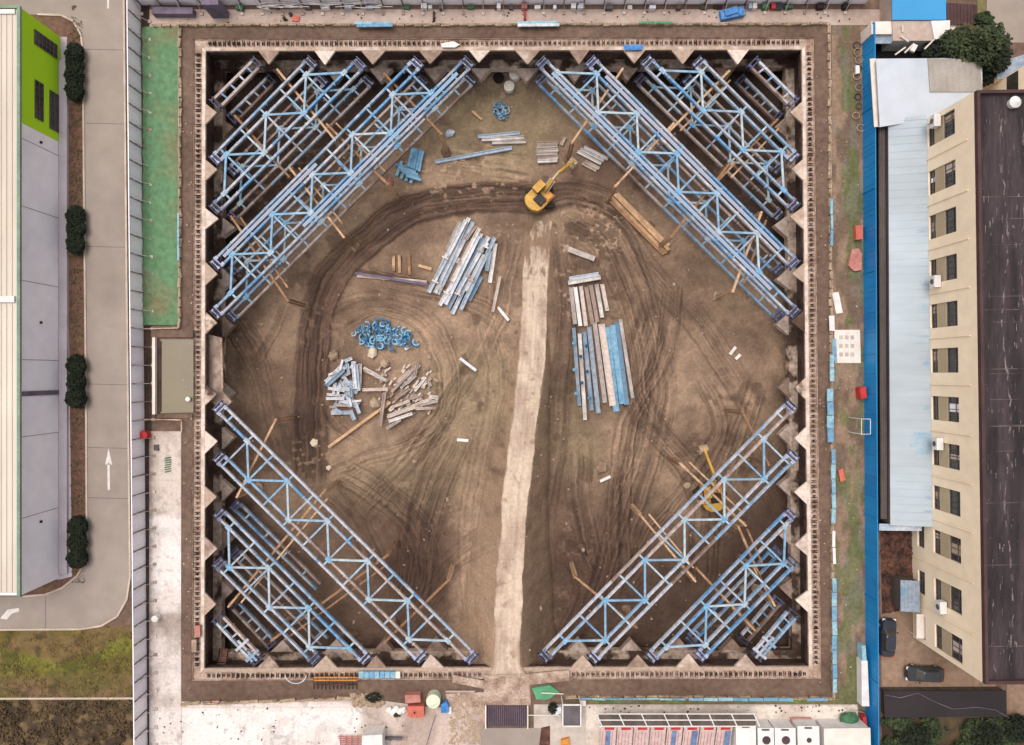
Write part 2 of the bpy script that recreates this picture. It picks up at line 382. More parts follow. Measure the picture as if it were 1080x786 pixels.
def catmull(P, n=14):
    o = []
    for i in range(len(P) - 1):
        p0 = np.array(P[max(i - 1, 0)], float); p1 = np.array(P[i], float); p2 = np.array(P[i + 1], float); p3 = np.array(P[min(i + 2, len(P) - 1)], float)
        for j in range(n):
            t = j / n
            o.append(.5 * ((2 * p1) + (-p0 + p2) * t + (2 * p0 - 5 * p1 + 4 * p2 - p3) * t * t + (-p0 + 3 * p1 - 3 * p2 + p3) * t ** 3))
    o.append(np.array(P[-1], float)); return np.array(o)
def track(P, width, dark, streak, seed, c=None, freq=.62):
    global col, hgt
    L = catmull(P); pad = width + 4
    x0, x1 = L[:, 0].min() - pad, L[:, 0].max() + pad; y0, y1 = L[:, 1].min() - pad, L[:, 1].max() + pad
    ix = np.where((gx >= x0) & (gx <= x1))[0]; iy = np.where((gy >= y0) & (gy <= y1))[0]
    if not len(ix) or not len(iy): return
    sl = (slice(iy[0], iy[-1] + 1), slice(ix[0], ix[-1] + 1))
    x, y = PX[sl], PY[sl]; wob = (fine[sl] - .5) * 3 + (base[sl] - .5) * 10
    best = np.full(x.shape, 1e9); lat = np.zeros(x.shape); s = np.zeros(x.shape); acc = 0
    for a, b in zip(L[:-1], L[1:]):
        d = b - a; ln = np.hypot(*d) + 1e-6; u = d / ln
        tt = np.clip((x - a[0]) * u[0] + (y - a[1]) * u[1], 0, ln)
        dx = x - a[0] - u[0] * tt; dy = y - a[1] - u[1] * tt; dd = dx * dx + dy * dy
        m = dd < best; best = np.where(m, dd, best); lat = np.where(m, dx * u[1] - dy * u[0], lat); s = np.where(m, acc + tt, s); acc += ln
    dist = np.sqrt(best); lat = np.sign(lat) * dist + wob
    hw = width / 2
    mask = (1 - sstep(hw * .75, hw * 1.1, np.abs(lat))) * sstep(0, 25, s + 8) * sstep(0, 25, acc - s + 8)
    n1 = vnoise(lat * freq + seed * 31.7, s * .012 + seed * 7); n2 = vnoise(lat * freq * 2.1 + seed * 3.1, s * .03 + seed)
    st = (n1 * .6 + n2 * .4 - .5) * 2.6; st = np.sign(st) * np.abs(np.clip(st, -1, 1)) ** .75
    base_c = np.array(c if c is not None else cD)
    a = (mask * dark)[..., None]
    cc = col[sl] * (1 - a) + base_c * a
    k = 1 + streak * np.clip(st, -1, 1) * mask
    col[sl] = cc * k[..., None]
    hgt[sl] += mask * st * .20 * min(1, streak * 2) - mask * .06
T = [
 ([(566, 208), (520, 207), (470, 212), (425, 226), (390, 250), (360, 278), (342, 310), (333, 350), (330, 400), (328, 450), (326, 510)], 40, .8, .6, 1),
 ([(560, 200), (500, 196), (450, 206), (420, 222)], 14, .4, .4, 2),
 ([(352, 330), (385, 318), (425, 322), (455, 342), (472, 375), (475, 415), (462, 452), (430, 474), (390, 484), (350, 500)], 24, .15, .38, 3),
 ([(362, 345), (392, 328), (425, 335), (448, 356), (460, 385), (462, 420), (448, 450)], 12, .1, .42, 4),
 ([(350, 350), (345, 400), (350, 440), (380, 470)], 14, .12, .35, 5),
 ([(540, 250), (530, 300), (520, 340), (500, 380), (470, 430), (430, 490), (380, 540)], 34, .1, .36, 6),
 ([(480, 460), (455, 520), (440, 580), (432, 640)], 46, .4, .42, 7),
 ([(600, 225), (640, 250), (665, 300), (680, 350), (690, 420), (672, 500), (650, 570), (630, 640)], 52, .2, .42, 8),
 ([(650, 235), (690, 290), (735, 340), (770, 390), (800, 440)], 34, .15, .32, 9),
 ([(690, 330), (672, 400), (690, 450), (730, 500), (745, 540), (740, 620)], 40, .25, .42, 10),
 ([(712, 300), (700, 380), (662, 450), (655, 520), (655, 600)], 28, .25, .48, 11),
 ([(740, 400), (760, 450), (735, 500), (690, 560), (660, 620)], 24, .15, .4, 12),
 ([(592, 250), (600, 330), (590, 420), (580, 520), (572, 600), (570, 690)], 30, .35, .34, 13),
 ([(512, 330), (522, 400), (510, 480), (498, 560), (500, 690)], 34, .05, .22, 14, cP),
 ([(388, 292), (420, 300), (450, 305), (500, 320), (535, 345)], 26, .15, .4, 15),
 ([(372, 285), (410, 292), (450, 298)], 6, .7, .3, 16),
 ([(565, 215), (600, 205), (640, 215), (668, 240)], 34, .45, .45, 17),
 ([(470, 170), (520, 180), (560, 185)], 40, .15, .38, 18),
 ([(250, 340), (275, 390), (285, 440), (300, 480)], 34, .1, .3, 19),
 ([(265, 385), (290, 350), (300, 320)], 20, .1, .35, 20),
 ([(360, 500), (400, 520), (440, 560), (450, 620)], 40, .3, .36, 21),
 ([(520, 560), (470, 600), (430, 660)], 30, .2, .3, 22),
 ([(600, 580), (620, 620), (600, 680)], 34, .3, .3, 23),
 ([(800, 400), (780, 460), (760, 520)], 30, .15, .34, 24),
 ([(610, 470), (612, 520), (620, 560), (628, 600)], 30, .05, .4, 25),
 ([(345, 520), (380, 560), (400, 620)], 30, .2, .34, 26),
]
for tr in T: track(*tr)
col = col * (1 + (fine - .5)[..., None] * .55)
# pale crumbs and puddle glaze
cr = fbm(PX / 3.2 + 40, PY / 3.2, 3); zone = np.clip(sstep(.52, .64, fbm(PX / 50 + 9, PY / 50, 3)) * .22 + blob(622, 244, 34, 22) + blob(480, 185, 60, 18) * .8 + blob(525, 82, 50, 16) + blob(600, 300, 14, 40) * .8 + blob(555, 245, 40, 12) * .7 + blob(842, 520, 12, 160) * .5 + blob(330, 480, 30, 20) * .5, 0, 1)
crm = sstep(.61, .70, fbm(PX / 5 + 40, PY / 4.4, 4)) * zone
mixc(cP * 1.08, .75 * crm)
hgt += .22 * crm
mixc(cD * .8, .5 * sstep(.62, .7, fbm(PX / 14 + 77, PY / 14, 4)) * sstep(.5, .62, fbm(PX / 70 + 30, PY / 70, 3)))
ZZ = ZF + hgt
# ramp embankment
cl = np.interp(Y, rY, rL); cr_ = np.interp(Y, rY, rR); rz = ramp_z(Y)
dist = np.maximum(np.maximum(cl - X, X - cr_), 0)
side = rz - .12 - dist / .62 + (fine - .5) * .5 * np.clip(dist, 0, 1)
on = Y < rY[-1] - .5
emb = np.where(on, side, -99)
# slope face is lighter clay
e = np.clip((emb - ZZ) / 1.2, 0, 1) * (dist > .05)
mixc(np.array(P_(172, 142, 116)), np.where(X < (cl + cr_) / 2, .6, .25) * e * sstep(.25, .6, fine + .1))
mixc(cA, .5 * e * (X > (cl + cr_) / 2))
ZZ = np.maximum(ZZ, emb)
# hollow spoil bank along the top middle
ZZ += .9 * blob(530, 78, 50, 14, .5, .3)
NY, NX = ZZ.shape
def floor_z(Xw, Yw):
    i = int(round((393 - Yw / kF) - gy[0])); j = int(round(Xw / kF + 540 - gx[0]))
    i = min(max(i, 0), NY - 1); j = min(max(j, 0), NX - 1)
    return float(ZZ[i, j])
def grid_mesh(name, X, Y, Z, col, m):
    ny, nx = Z.shape
    me = bpy.data.meshes.new(name)
    co = np.stack([X, Y, Z], -1).reshape(-1, 3).astype(np.float32)
    idx = np.arange(ny * nx).reshape(ny, nx)
    q = np.stack([idx[:-1, :-1], idx[1:, :-1], idx[1:, 1:], idx[:-1, 1:]], -1).reshape(-1, 4)
    me.vertices.add(len(co)); me.vertices.foreach_set('co', co.ravel())
    me.loops.add(q.size); me.loops.foreach_set('vertex_index', q.ravel().astype(np.int32))
    me.polygons.add(len(q)); me.polygons.foreach_set('loop_start', (np.arange(len(q)) * 4).astype(np.int32))
    me.polygons.foreach_set('loop_total', np.full(len(q), 4, np.int32))
    me.update(calc_edges=True)
    a = me.color_attributes.new('Col', 'FLOAT_COLOR', 'POINT')
    c4 = np.concatenate([np.clip(col.reshape(-1, 3), 0, .9), np.ones((ny * nx, 1))], 1).astype(np.float32)
    a.data.foreach_set('color', c4.ravel())
    me.polygons.foreach_set('use_smooth', np.ones(len(q), bool))
    me.materials.append(MATS[m]); o = bpy.data.objects.new(name, me); COL.objects.link(o); return o
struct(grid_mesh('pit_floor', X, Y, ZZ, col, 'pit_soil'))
# ramp slab
rv = np.linspace(0, 1, 56); ry_ = np.arange(rY[0], rY[-1], .13)
VV, YY = np.meshgrid(rv, ry_[::-1])
jl = (fbm(YY * .5 + 3, YY * 0 + 1, 4) - .5) * .35; jr = (fbm(YY * .5 + 60, YY * 0 + 9, 4) - .5) * .35
LL = np.interp(YY, rY, rL) + jl; RR = np.interp(YY, rY, rR) + jr
XX = LL + (RR - LL) * VV
rb = fbm(XX * .7, YY * .35, 5); rf = fbm(XX * 2.5, YY * .8, 4); rs2 = vnoise(VV * 18 + 3, YY * .05)
c1 = np.array(P_(208, 186, 166)); c2 = np.array(P_(184, 160, 142)); mud = np.array(P_(132, 104, 84))
tt = sstep(.35, .68, rb)[..., None]; rc = c1 * (1 - tt) + c2 * tt
rc = rc * (1 + (rs2 - .5)[..., None] * .22 + (rf - .5)[..., None] * .3)
joint = (np.abs(((YY + .3 * rb) / 1.95) % 1 - .5) > .475)[..., None]; rc = np.where(joint, rc * .88, rc)
spot = sstep(.68, .8, fbm(XX * 1.1 + 9, YY * 1.1, 4))[..., None]; rc = rc * (1 - spot * .5) + mud * .8 * spot * .5
endm = sstep(12, 19, YY + (rf - .5) * 26 + (rb - .5) * 10)[..., None]; rc = rc * (1 - endm * .85) + mud * endm * .85
ed = (1 - sstep(0, .07, np.minimum(VV, 1 - VV) + (rf - .5) * .12))[..., None]; rc = rc * (1 - ed * .6) + mud * ed * .6
RZ = ramp_z(YY) + (rf - .5) * .05
RZ = np.where(YY > RAMP_Y1 - 4, np.maximum(RZ, 0 * RZ - 99), RZ)
fz = np.vectorize(floor_z)(XX, YY)
RZ = np.where(YY > RAMP_Y1 - 3, np.maximum(RZ, fz + .03), RZ)
RZ = np.where((VV == 0) | (VV == 1), RZ - .25, RZ)
struct(grid_mesh('ramp_road', XX, YY, RZ, rc, 'ramp_slab'))

# ------------------------------------------------------------------ ground round the pit
ZC = -0.3            # top of the capping beam
IN = pts([(217, 54), (845.5, 52.5), (853, 703), (215.5, 705)], ZC)      # inner edge of the capping beam
IN = [Vector(p[:2] + (0,)) for p in IN]
def offset(poly, d):
    n = len(poly); out = []
    c = sum(poly, Vector()) / n
    for i in range(n):
        a, b, e = poly[i - 1], poly[i], poly[(i + 1) % n]
        n1 = Vector((b - a).yx.to_3d()); n1.x *= 1; n1 = Vector(((b - a).y, -(b - a).x, 0)).normalized(); n2 = Vector(((e - b).y, -(e - b).x, 0)).normalized()
        if n1.dot(b - c) < 0: n1 = -n1
        if n2.dot(b - c) < 0: n2 = -n2
        m = (n1 + n2); m = m / (m.dot(n1)); out.append(b + m * d)
    return out
OUT = offset(IN, 1.42)   # outer edge of the capping beam
gr = M(); far = [Vector((-900, 900, 0)), Vector((900, 900, 0)), Vector((900, -900, 0)), Vector((-900, -900, 0))]
for i in range(4):
    j = (i + 1) % 4
    gr.add([far[i], far[j], OUT[j], OUT[i]], [(0, 3, 2, 1)])
    gr.add([OUT[i], OUT[j], OUT[j] + Vector((0, 0, -2)), OUT[i] + Vector((0, 0, -2))], [(0, 1, 2, 3)])
struct(gr.build('ground', 'soil'))

road = [(-300, -200), (130.5, -200), (131, 0), (134, 300), (137, 560), (137.5, 608), (134, 632), (124, 650), (107, 660), (85, 663.5), (-300, 666),
        (-300, 629), (25, 629), (48, 627), (66, 620), (82, 607), (90, 592), (92, 570), (91, 400), (89, 200), (88, 60), (86, 38), (78, 23), (65, 16.5), (40, 15.5), (-300, 15)]
sheet('road', road, 'asphalt', .02)
kb = M()
for seg in (road[2:11], road[12:25]):
    P2 = pts(seg, .02)
    for a, b in zip(P2[:-1], P2[1:]):
        a, b = Vector(a), Vector(b); kb.beam(a + Vector((0, 0, .05)), b + Vector((0, 0, .05)), .22, .14)
struct(kb.build('kerb', 'kerb'))
sheet('planting_bed', [(0, 16), (40, 16), (65, 17), (78, 24), (86, 39), (87.5, 60), (90.5, 400), (91.5, 570), (89, 592), (81, 606), (65, 619), (48, 626), (0, 628)], 'bed_soil', .012)
sheet('pavement', [(60, 39), (70.5, 39), (72, 300), (76, 608), (60, 612)], 'plinth', .03)
sheet('scrubland', [(-300, 737.5), (141, 736), (142, 1100), (-300, 1100)], 'scrub', .018)
struct(M().beam(W(-300, 737.5, .05), W(141, 736.5, .05), .22, .16).build('kerb', 'kerb'))
# lane marks
M_ = M()
a0 = W(114, 0, .03)
for (x0, y0, x1, y1) in [(113, -14, 115, 9)]:
    M_.sheet([p[:2] for p in pts([(x0, y0), (x1, y0), (x1, y1), (x0, y1)], .026)], .026)
M_.sheet([p[:2] for p in pts([(113.2, 489), (115.6, 489), (116, 517), (113.4, 517)], .026)], .026)
M_.sheet([p[:2] for p in pts([(114.4, 473), (118.5, 490), (111, 490)], .026)], .026)
M_.sheet([p[:2] for p in pts([(0, 652.5), (8, 643), (20, 641.5), (20, 645), (12, 647.5), (7, 653.5)], .026)], .026)
struct(M_.build('road_markings', 'paint_white'))
jt = M()
for y in (52, 130, 260, 405, 472, 525):
    jt.beam(W(90, y, .024), W(135, y + 1, .024), .06, .006)
jt.beam(W(48, 630, .024), W(48, 664, .024), .06, .006)
struct(jt.build('road_joints', 'grey_dark'))
tag(M().cyl(W(79, 9, .02), W(79, 9, .035), .35, 16).build('manhole_cover', 'grey_dark'), 'round dark manhole cover in the road near the lime green building', 'manhole cover')

sheet('concrete_apron', [(158, 455), (191, 455), (191, 743), (300, 739), (380, 736), (470, 748), (500, 755), (512, 800), (512, 1000), (158, 1000)], 'concrete', .02)
sheet('concrete_apron', [(563, 743), (610, 743), (612, 743), (856, 743), (857, 748), (905, 749), (905, 1000), (580, 1000), (580, 768), (563, 768)], 'concrete', .02)
sheet('entrance_road', [(505, 768), (580, 768), (582, 1000), (500, 1000)], 'asphalt', .03)
sheet('concrete_apron', [(150, 10), (935, 10), (935, 26.5), (165, 27.5), (150, 30)], 'pavement', .02)
sheet('grass_verge', [(877, 28), (909, 28), (909, 745), (877, 738)], 'soil_verge', .016)
sheet('grass_patch', [(600, 737.5), (877, 737.5), (877, 748), (857, 748), (856, 742.5), (600, 742.5)], 'grass_side', .024)
sheet('gravel_strip', [(148.5, -100), (157, -100), (160, 450), (166, 1000), (156, 1000), (152, 500)], 'mud_dark', .024)

def patch(name, x0, x1, y0, y1, z, fn, step=1.0, rel=.05, m='pit_soil'):
    a = np.arange(x0, x1 + step, step); b = np.arange(y0, y1 + step, step); QX, QY = np.meshgrid(a, b)
    c, h = fn(QX, QY); k = H / F
    return struct(grid_mesh(name, (QX - 540) * k, (393 - QY) * k, z + rel * h, c, m))
def L3(c1, c2, t): t = np.clip(t, 0, 1)[..., None]; return np.array(c1) * (1 - t) + np.array(c2) * t
def f_grass(x, y):
    n = fbm(x / 34, y / 20, 6); n2 = fbm(x / 6 + 50, y / 6, 4); n3 = fbm(x / 20 + 90, y / 20, 4)
    c = L3(P_(118, 96, 60), P_(104, 92, 42), sstep(.4, .6, n))
    band = np.exp(-((y - 702 + 22 * np.clip((x - 90) / 40, 0, 1) + (n - .5) * 40) / 10) ** 2); c = L3(c, P_(122, 126, 40), 0) ; c = c * (1 - band[..., None] * .8) + np.array(P_(118, 124, 38)) * band[..., None] * .8
    low = sstep(706, 722, y + (n3 - .5) * 20); c = c * (1 - low[..., None] * .7) + L3(P_(128, 98, 76), P_(96, 84, 50), sstep(.4, .6, n3)) * low[..., None] * .7
    dk = sstep(.52, .66, fbm(x / 14 + 7, y / 14, 4)); c = c * (1 - .45 * dk[..., None])
    dk2 = sstep(736, 739, y); c = c * (1 - .25 * dk2[..., None])
    w = sstep(739, 745, y); c = c * (1 - w[..., None]) + w[..., None] * L3(P_(118, 96, 68), P_(66, 52, 38), sstep(.4, .6, fbm(x / 22 + 3, y / 16, 5)))
    return c * (.72 + .56 * n2)[..., None], n2
patch('grass_verge', -60, 147, 660, 900, .019, f_grass, 1.0, .0)
def f_verge(x, y):
    n = fbm(x / 12, y / 30, 6); n2 = fbm(x / 4 + 50, y / 4, 4)
    c = L3(P_(150, 124, 104), P_(116, 96, 80), sstep(.38, .62, n))
    g = sstep(.5, .6, fbm(x / 10 + 33, y / 34, 5) + .10 * np.exp(-((x - 898) / 7) ** 2) + .16 * sstep(540, 600, y) * np.exp(-((x - 900) / 8) ** 2) + .3 * sstep(715, 735, y) - .06)
    c = c * (1 - .6 * g[..., None]) + .6 * g[..., None] * np.array(P_(92, 108, 58))
    gy = sstep(.55, .68, fbm(x / 9 + 5, y / 22 + 8, 4)); c = c * (1 - .4 * gy[..., None]) + .4 * gy[..., None] * np.array(P_(128, 124, 112))
    return c * (.76 + .48 * n2)[..., None], n2
patch('dirt_verge', 877, 913, 27, 748, .019, f_verge, .8, .0)
def f_apron(x, y):
    n = fbm(x / 26, y / 40, 6); n2 = fbm(x / 5 + 50, y / 5, 4); st = vnoise(x / 2.6 + 8, y / 60)
    c = L3(P_(222, 206, 196), P_(196, 178, 168), sstep(.36, .64, n))
    wh = np.clip(sstep(540, 548, y) * (1 - sstep(644, 650, y)) + sstep(740, 760, y) * .9 + .45 * sstep(660, 690, y) * (n > 0), 0, 1) * (1 - sstep(366, 400, x + (n - .5) * 60)) 
    c = c * (1 - wh[..., None]) + wh[..., None] * L3(P_(246, 236, 232), P_(232, 218, 212), sstep(.4, .7, n))
    gr = sstep(640, 648, y) * (1 - sstep(690, 720, y)) * .5 * sstep(.4, .6, n); c = c * (1 - .35 * gr[..., None])
    far_ = sstep(380, 440, x + (n - .5) * 40); c = c * (1 - far_[..., None]) + far_[..., None] * L3(P_(212, 190, 178), P_(190, 168, 156), sstep(.4, .6, n))
    dirt = sstep(.58, .7, fbm(x / 16 + 3, y / 16 + 70, 5)); c = c * (1 - .16 * dirt[..., None])
    sp_ = sstep(.66, .72, fbm(x / 7 + 200, y / 7, 5)); c = c * (1 - .22 * sp_[..., None])
    e_ = 1 - sstep(0, 5, x - 157.5 + (n2 - .5) * 6); e2 = 1 - sstep(0, 4, 747 - .035 * (x - 158) - y + 0 * x) if False else 0 * x
    c = c * (1 - .5 * e_[..., None]) + .5 * e_[..., None] * np.array(P_(120, 104, 96))
    jn = ((np.abs((y - 460) % 47 - 23.5) > 23.2) & (x < 191)) | ((np.abs((x - 191) % 62 - 31) > 30.6) & (y > 742)); c = np.where(jn[..., None], c * .9, c)
    return c * .93 * (.95 + .07 * n2 + .05 * st)[..., None], n2
patch('concrete_apron', 157.5, 191, 455, 800, .032, f_apron, .7, .0, 'ramp_slab')
patch('concrete_apron', 191.7, 506, 746, 800, .032, f_apron, .7, .0, 'ramp_slab')
patch('concrete_apron', 191.7, 378, 740, 745.3, .034, f_apron, .7, .0, 'ramp_slab')
def f_right(x, y):
    n = fbm(x / 26, y / 26, 6); n2 = fbm(x / 5 + 50, y / 5, 4)
    c = L3(P_(234, 220, 208), P_(214, 196, 182), sstep(.38, .64, n)); e_ = (1 - sstep(0, 4, y - 743 + (n2 - .5) * 5)) + .5 * sstep(.6, .7, fbm(x / 9, y / 9 + 40, 4)); e_ = np.clip(e_, 0, 1)
    c = c * (1 - .3 * e_[..., None]); return c * (.94 + .12 * n2)[..., None], n2
patch('concrete_apron', 618, 904, 743, 800, .034, f_right, .8, .0, 'ramp_slab')
# green dust net spread over the soil, wrinkled sheet with thickness
nn = 60; mm = 14; vs = []; fs = []
for i in range(nn + 1):
    for j in range(mm + 1):
        py = 29 + (343 - 29) * i / nn; xl = 150.5 + py * .004; xr = 189 + .6 * math.sin(i * .9)
        p = W(xl + (xr - xl) * j / mm, py, .05); vs.append((p.x, p.y, .05 + .3 * LAT[i * 3 % 256, j * 5 % 256]))
for i in range(nn):
    for j in range(mm):
        a = i * (mm + 1) + j; fs.append((a, a + mm + 1, a + mm + 2, a + 1))
tag(M().add(vs, fs).build('dust_net', 'net_green', smooth=True), 'long faded green dust net covering the soil strip left of the pit', 'net')

# ------------------------------------------------------------------ retaining walls: capping beam, piles, corbels, waler
CORB = {
 'west': [((217, 108), (230, 118), (217, 133)), ((217, 167), (230, 179), (217, 192)), ((217, 218), (230, 230.6), (217, 243)), ((217, 276), (230, 289), (217, 302)), ((217, 328), (229.5, 340), (217, 353)),
          ((217, 404), (229, 416), (217, 429)), ((217, 454), (229.5, 466), (217, 479)), ((217, 513), (229.5, 524.5), (217, 537)), ((217, 566), (230, 578), (217, 592)), ((216, 624), (229, 637), (216, 650))],
 'north': [((271, 54), (284, 68), (297, 54)), ((330, 54), (342.5, 68), (355, 54)), ((380, 53.5), (394, 68.5), (408, 53.5)), ((440.5, 53.5), (454, 67), (468, 53.5)), ((494, 53.5), (506, 66.5), (518, 53.5)),
           ((543, 53.5), (557, 68), (571, 53.5)), ((599, 53), (610.5, 67.5), (623, 53)), ((656, 53), (669, 68), (682, 53)), ((707, 53), (720.6, 68), (733.6, 53)), ((765.6, 53), (778.6, 68), (791.6, 53))],
 'east': [((846, 106), (833.6, 118), (846, 132)), ((847, 166), (834, 178), (847, 191)), ((847, 217), (834, 229), (847, 242)), ((847.5, 276), (834, 288), (848, 300)), ((848, 326), (835, 338.5), (848, 351)),
          ((849, 398), (836.6, 410), (849.5, 423)), ((850, 450), (838, 462), (850, 476)), ((850.5, 508), (838, 520), (850.5, 533)), ((851, 562), (839, 575), (851, 588)), ((852, 622), (839.7, 634), (852, 647))],
 'south': [((269, 705), (283.6, 691.6), (297, 705)), ((329, 705), (343, 692), (357.7, 705)), ((383, 705), (396, 692), (410, 705)), ((441.6, 705), (455, 691), (470, 705)),
           ((601, 704), (614, 691), (627, 704)), ((660.8, 703.5), (673, 690), (686, 703.5)), ((713, 703), (725.5, 690), (739, 703)), ((772.5, 703), (785.5, 690), (799, 703))]}
WHERE = {'west': 'left', 'north': 'top', 'east': 'right', 'south': 'bottom'}
BACK = offset(IN, 1.15); FARB = offset(IN, 2.2); WAL = offset(IN, .02)
walls = {}
def nrm0(a, b):
    n = Vector(((b - a).y, -(b - a).x, 0)).normalized(); c = sum(IN, Vector()) / 4
    return n if n.dot((a + b) / 2 - c) > 0 else -n
for i, side in enumerate(['north', 'east', 'south', 'west']):
    j = (i + 1) % 4
    a, b = IN[i], IN[j]; oa, ob = OUT[i], OUT[j]
    mid = (oa + ob) / 2
    t = thing('retaining_wall', 'rusty pile retaining wall with pale capping beam along the %s edge of the pit' % WHERE[side], 'retaining wall', (mid.x, mid.y, -9.5), 'walls of the pit')
    walls[side] = t
    m = M().prism([a, b, ob, oa], ZC - .3, ZC)
    m.build('capping_beam', 'cap_concrete', t)
    M().prism([a + nrm0(a, b) * .12, b + nrm0(a, b) * .12, ob, oa], ZC - 1.3, ZC - .303).build('beam_underside', 'wall_mud', t)
    # raised inner lip, brighter
    li = offset(IN, .42)
    M().prism([a + (oa - a) * .005, b + (ob - b) * .005, li[j], li[i]], ZC - .25, ZC + .05).build('beam_lip', 'corbel_concrete', t)
    M().prism([BACK[i], BACK[j], FARB[j], FARB[i]], -9.6, ZC - 1.32).build('wall_face', 'wall_mud', t)
    wa, wb = WAL[i], WAL[j]
    M().prism([wa, wb, BACK[j] + (BACK[j] - wb) * 0, BACK[i]], -6.5, -5.4).build('waler', 'muddy_concrete', t)
    wi = offset(IN, .3)
    M().prism([wa, wb, wi[j], wi[i]], -5.38, -5.3).build('waler_lip', 'muddy_concrete', t)
    for (p, q, r) in CORB[side]:
        def inner(pp, zz, s=1.0): return W(pp[0], pp[1], ZC)
        P3 = [W(*c, ZC) for c in (p, q, r)]
        out = (oa - a).normalized() + (ob - b).normalized(); out = Vector((out.x, out.y, 0)).normalized()
        nrm = Vector(((b - a).y, -(b - a).x, 0)).normalized()
        if nrm.dot(mid - (a + b) / 2) < 0: nrm = -nrm
        P3[1] = P3[1] + nrm * U(-.1, .22) + (b - a).normalized() * U(-.12, .12)
        pa, pc = P3[0] + nrm * .2 + (b - a).normalized() * U(-.1, .1), P3[2] + nrm * .2 + (b - a).normalized() * U(-.1, .1)
        cut = [(pa.x, pa.y), (P3[1].x - nrm.x * 0 + (P3[0] - P3[1]).x * .04, P3[1].y + (P3[0] - P3[1]).y * .04), (P3[1].x + (P3[2] - P3[1]).x * .04, P3[1].y + (P3[2] - P3[1]).y * .04), (pc.x, pc.y)]
        M().prism(cut, ZC - .28, ZC + .02).build('corbel', 'muddy_concrete' if (side in ('west', 'east') and 325 < q[1] < 420) else rnd.choice(['corbel_concrete', 'corbel_concrete', 'low_corbel']), t)
        M().prism(cut, -6.45, -5.37).build('lower_corbel', 'low_corbel', t)
    # pile heads
    u = (b - a).normalized(); L = (b - a).length; n = 122; more = M(); cnt = 0
    for k in range(n):
        s = 0.55 + (L - 1.1) * k / (n - 1) + U(-.04, .04); c = a + u * s + (oa - a).normalized() * 0
        c = a + u * s + nrm * .86
        if side == 'south' and -3.6 < c.x < 2.4: continue
        hh = U(.12, .3) + (.1 if U(0, 1) < .2 else 0)
        mm_ = M(); ang = math.atan2(u.y, u.x); f = .62
        zc = ZC + hh / 2
        # H section standing on end: two flanges and a web across the wall line
        if k % 6 == 5 or cnt >= 100: mm_ = more
        else: cnt += 1
        f *= U(.75, 1.1); ang += U(-.06, .06)
        mm_.box(c + u * .11 + Vector((0, 0, zc)), (.06, f, hh), ang); mm_.box(c - u * .11 + Vector((0, 0, zc)), (.06, f * U(.6, 1), hh), ang)
        mm_.box(c + Vector((0, 0, zc - .03)), (.16, .06, max(.05, hh - .06)), ang)
        if mm_ is not more: mm_.build('pile_head', 'rust_steel', t)
    more.build('more_pile_heads', 'rust_steel', t)['kind'] = 'stuff'
    # low steel rail on the outer edge of the capping beam
    ra = oa + Vector((0, 0, ZC + .12)); rb_ = ob + Vector((0, 0, ZC + .12))
    if side == 'south':
        rr = M()
        rr.beam(ra, Vector((4.0, (ra.y + rb_.y) / 2, ra.z)), .12, .12); rr.beam(Vector((-5.2, (ra.y + rb_.y) / 2, ra.z)), rb_, .12, .12)
        rr.build('edge_rail', 'rail_steel', t)
    else:
        M().beam(ra, rb_, .12, .14).build('edge_rail', 'rail_steel', t)
pl_ = [W(x, y, -1.9)[:2] for x, y in ((215, 352), (233, 356), (234.5, 412), (244, 424), (236, 432), (215, 420))]
M().prism(pl_, -2.4, -1.9).build('side_platform', 'low_corbel', walls['west'])
M().prism([W(x, y, -1.85)[:2] for x, y in ((232.3, 357), (234.2, 357), (235.4, 410), (233.5, 410))], -1.95, -1.8).build('platform_kerb', 'cap_concrete', walls['west'])
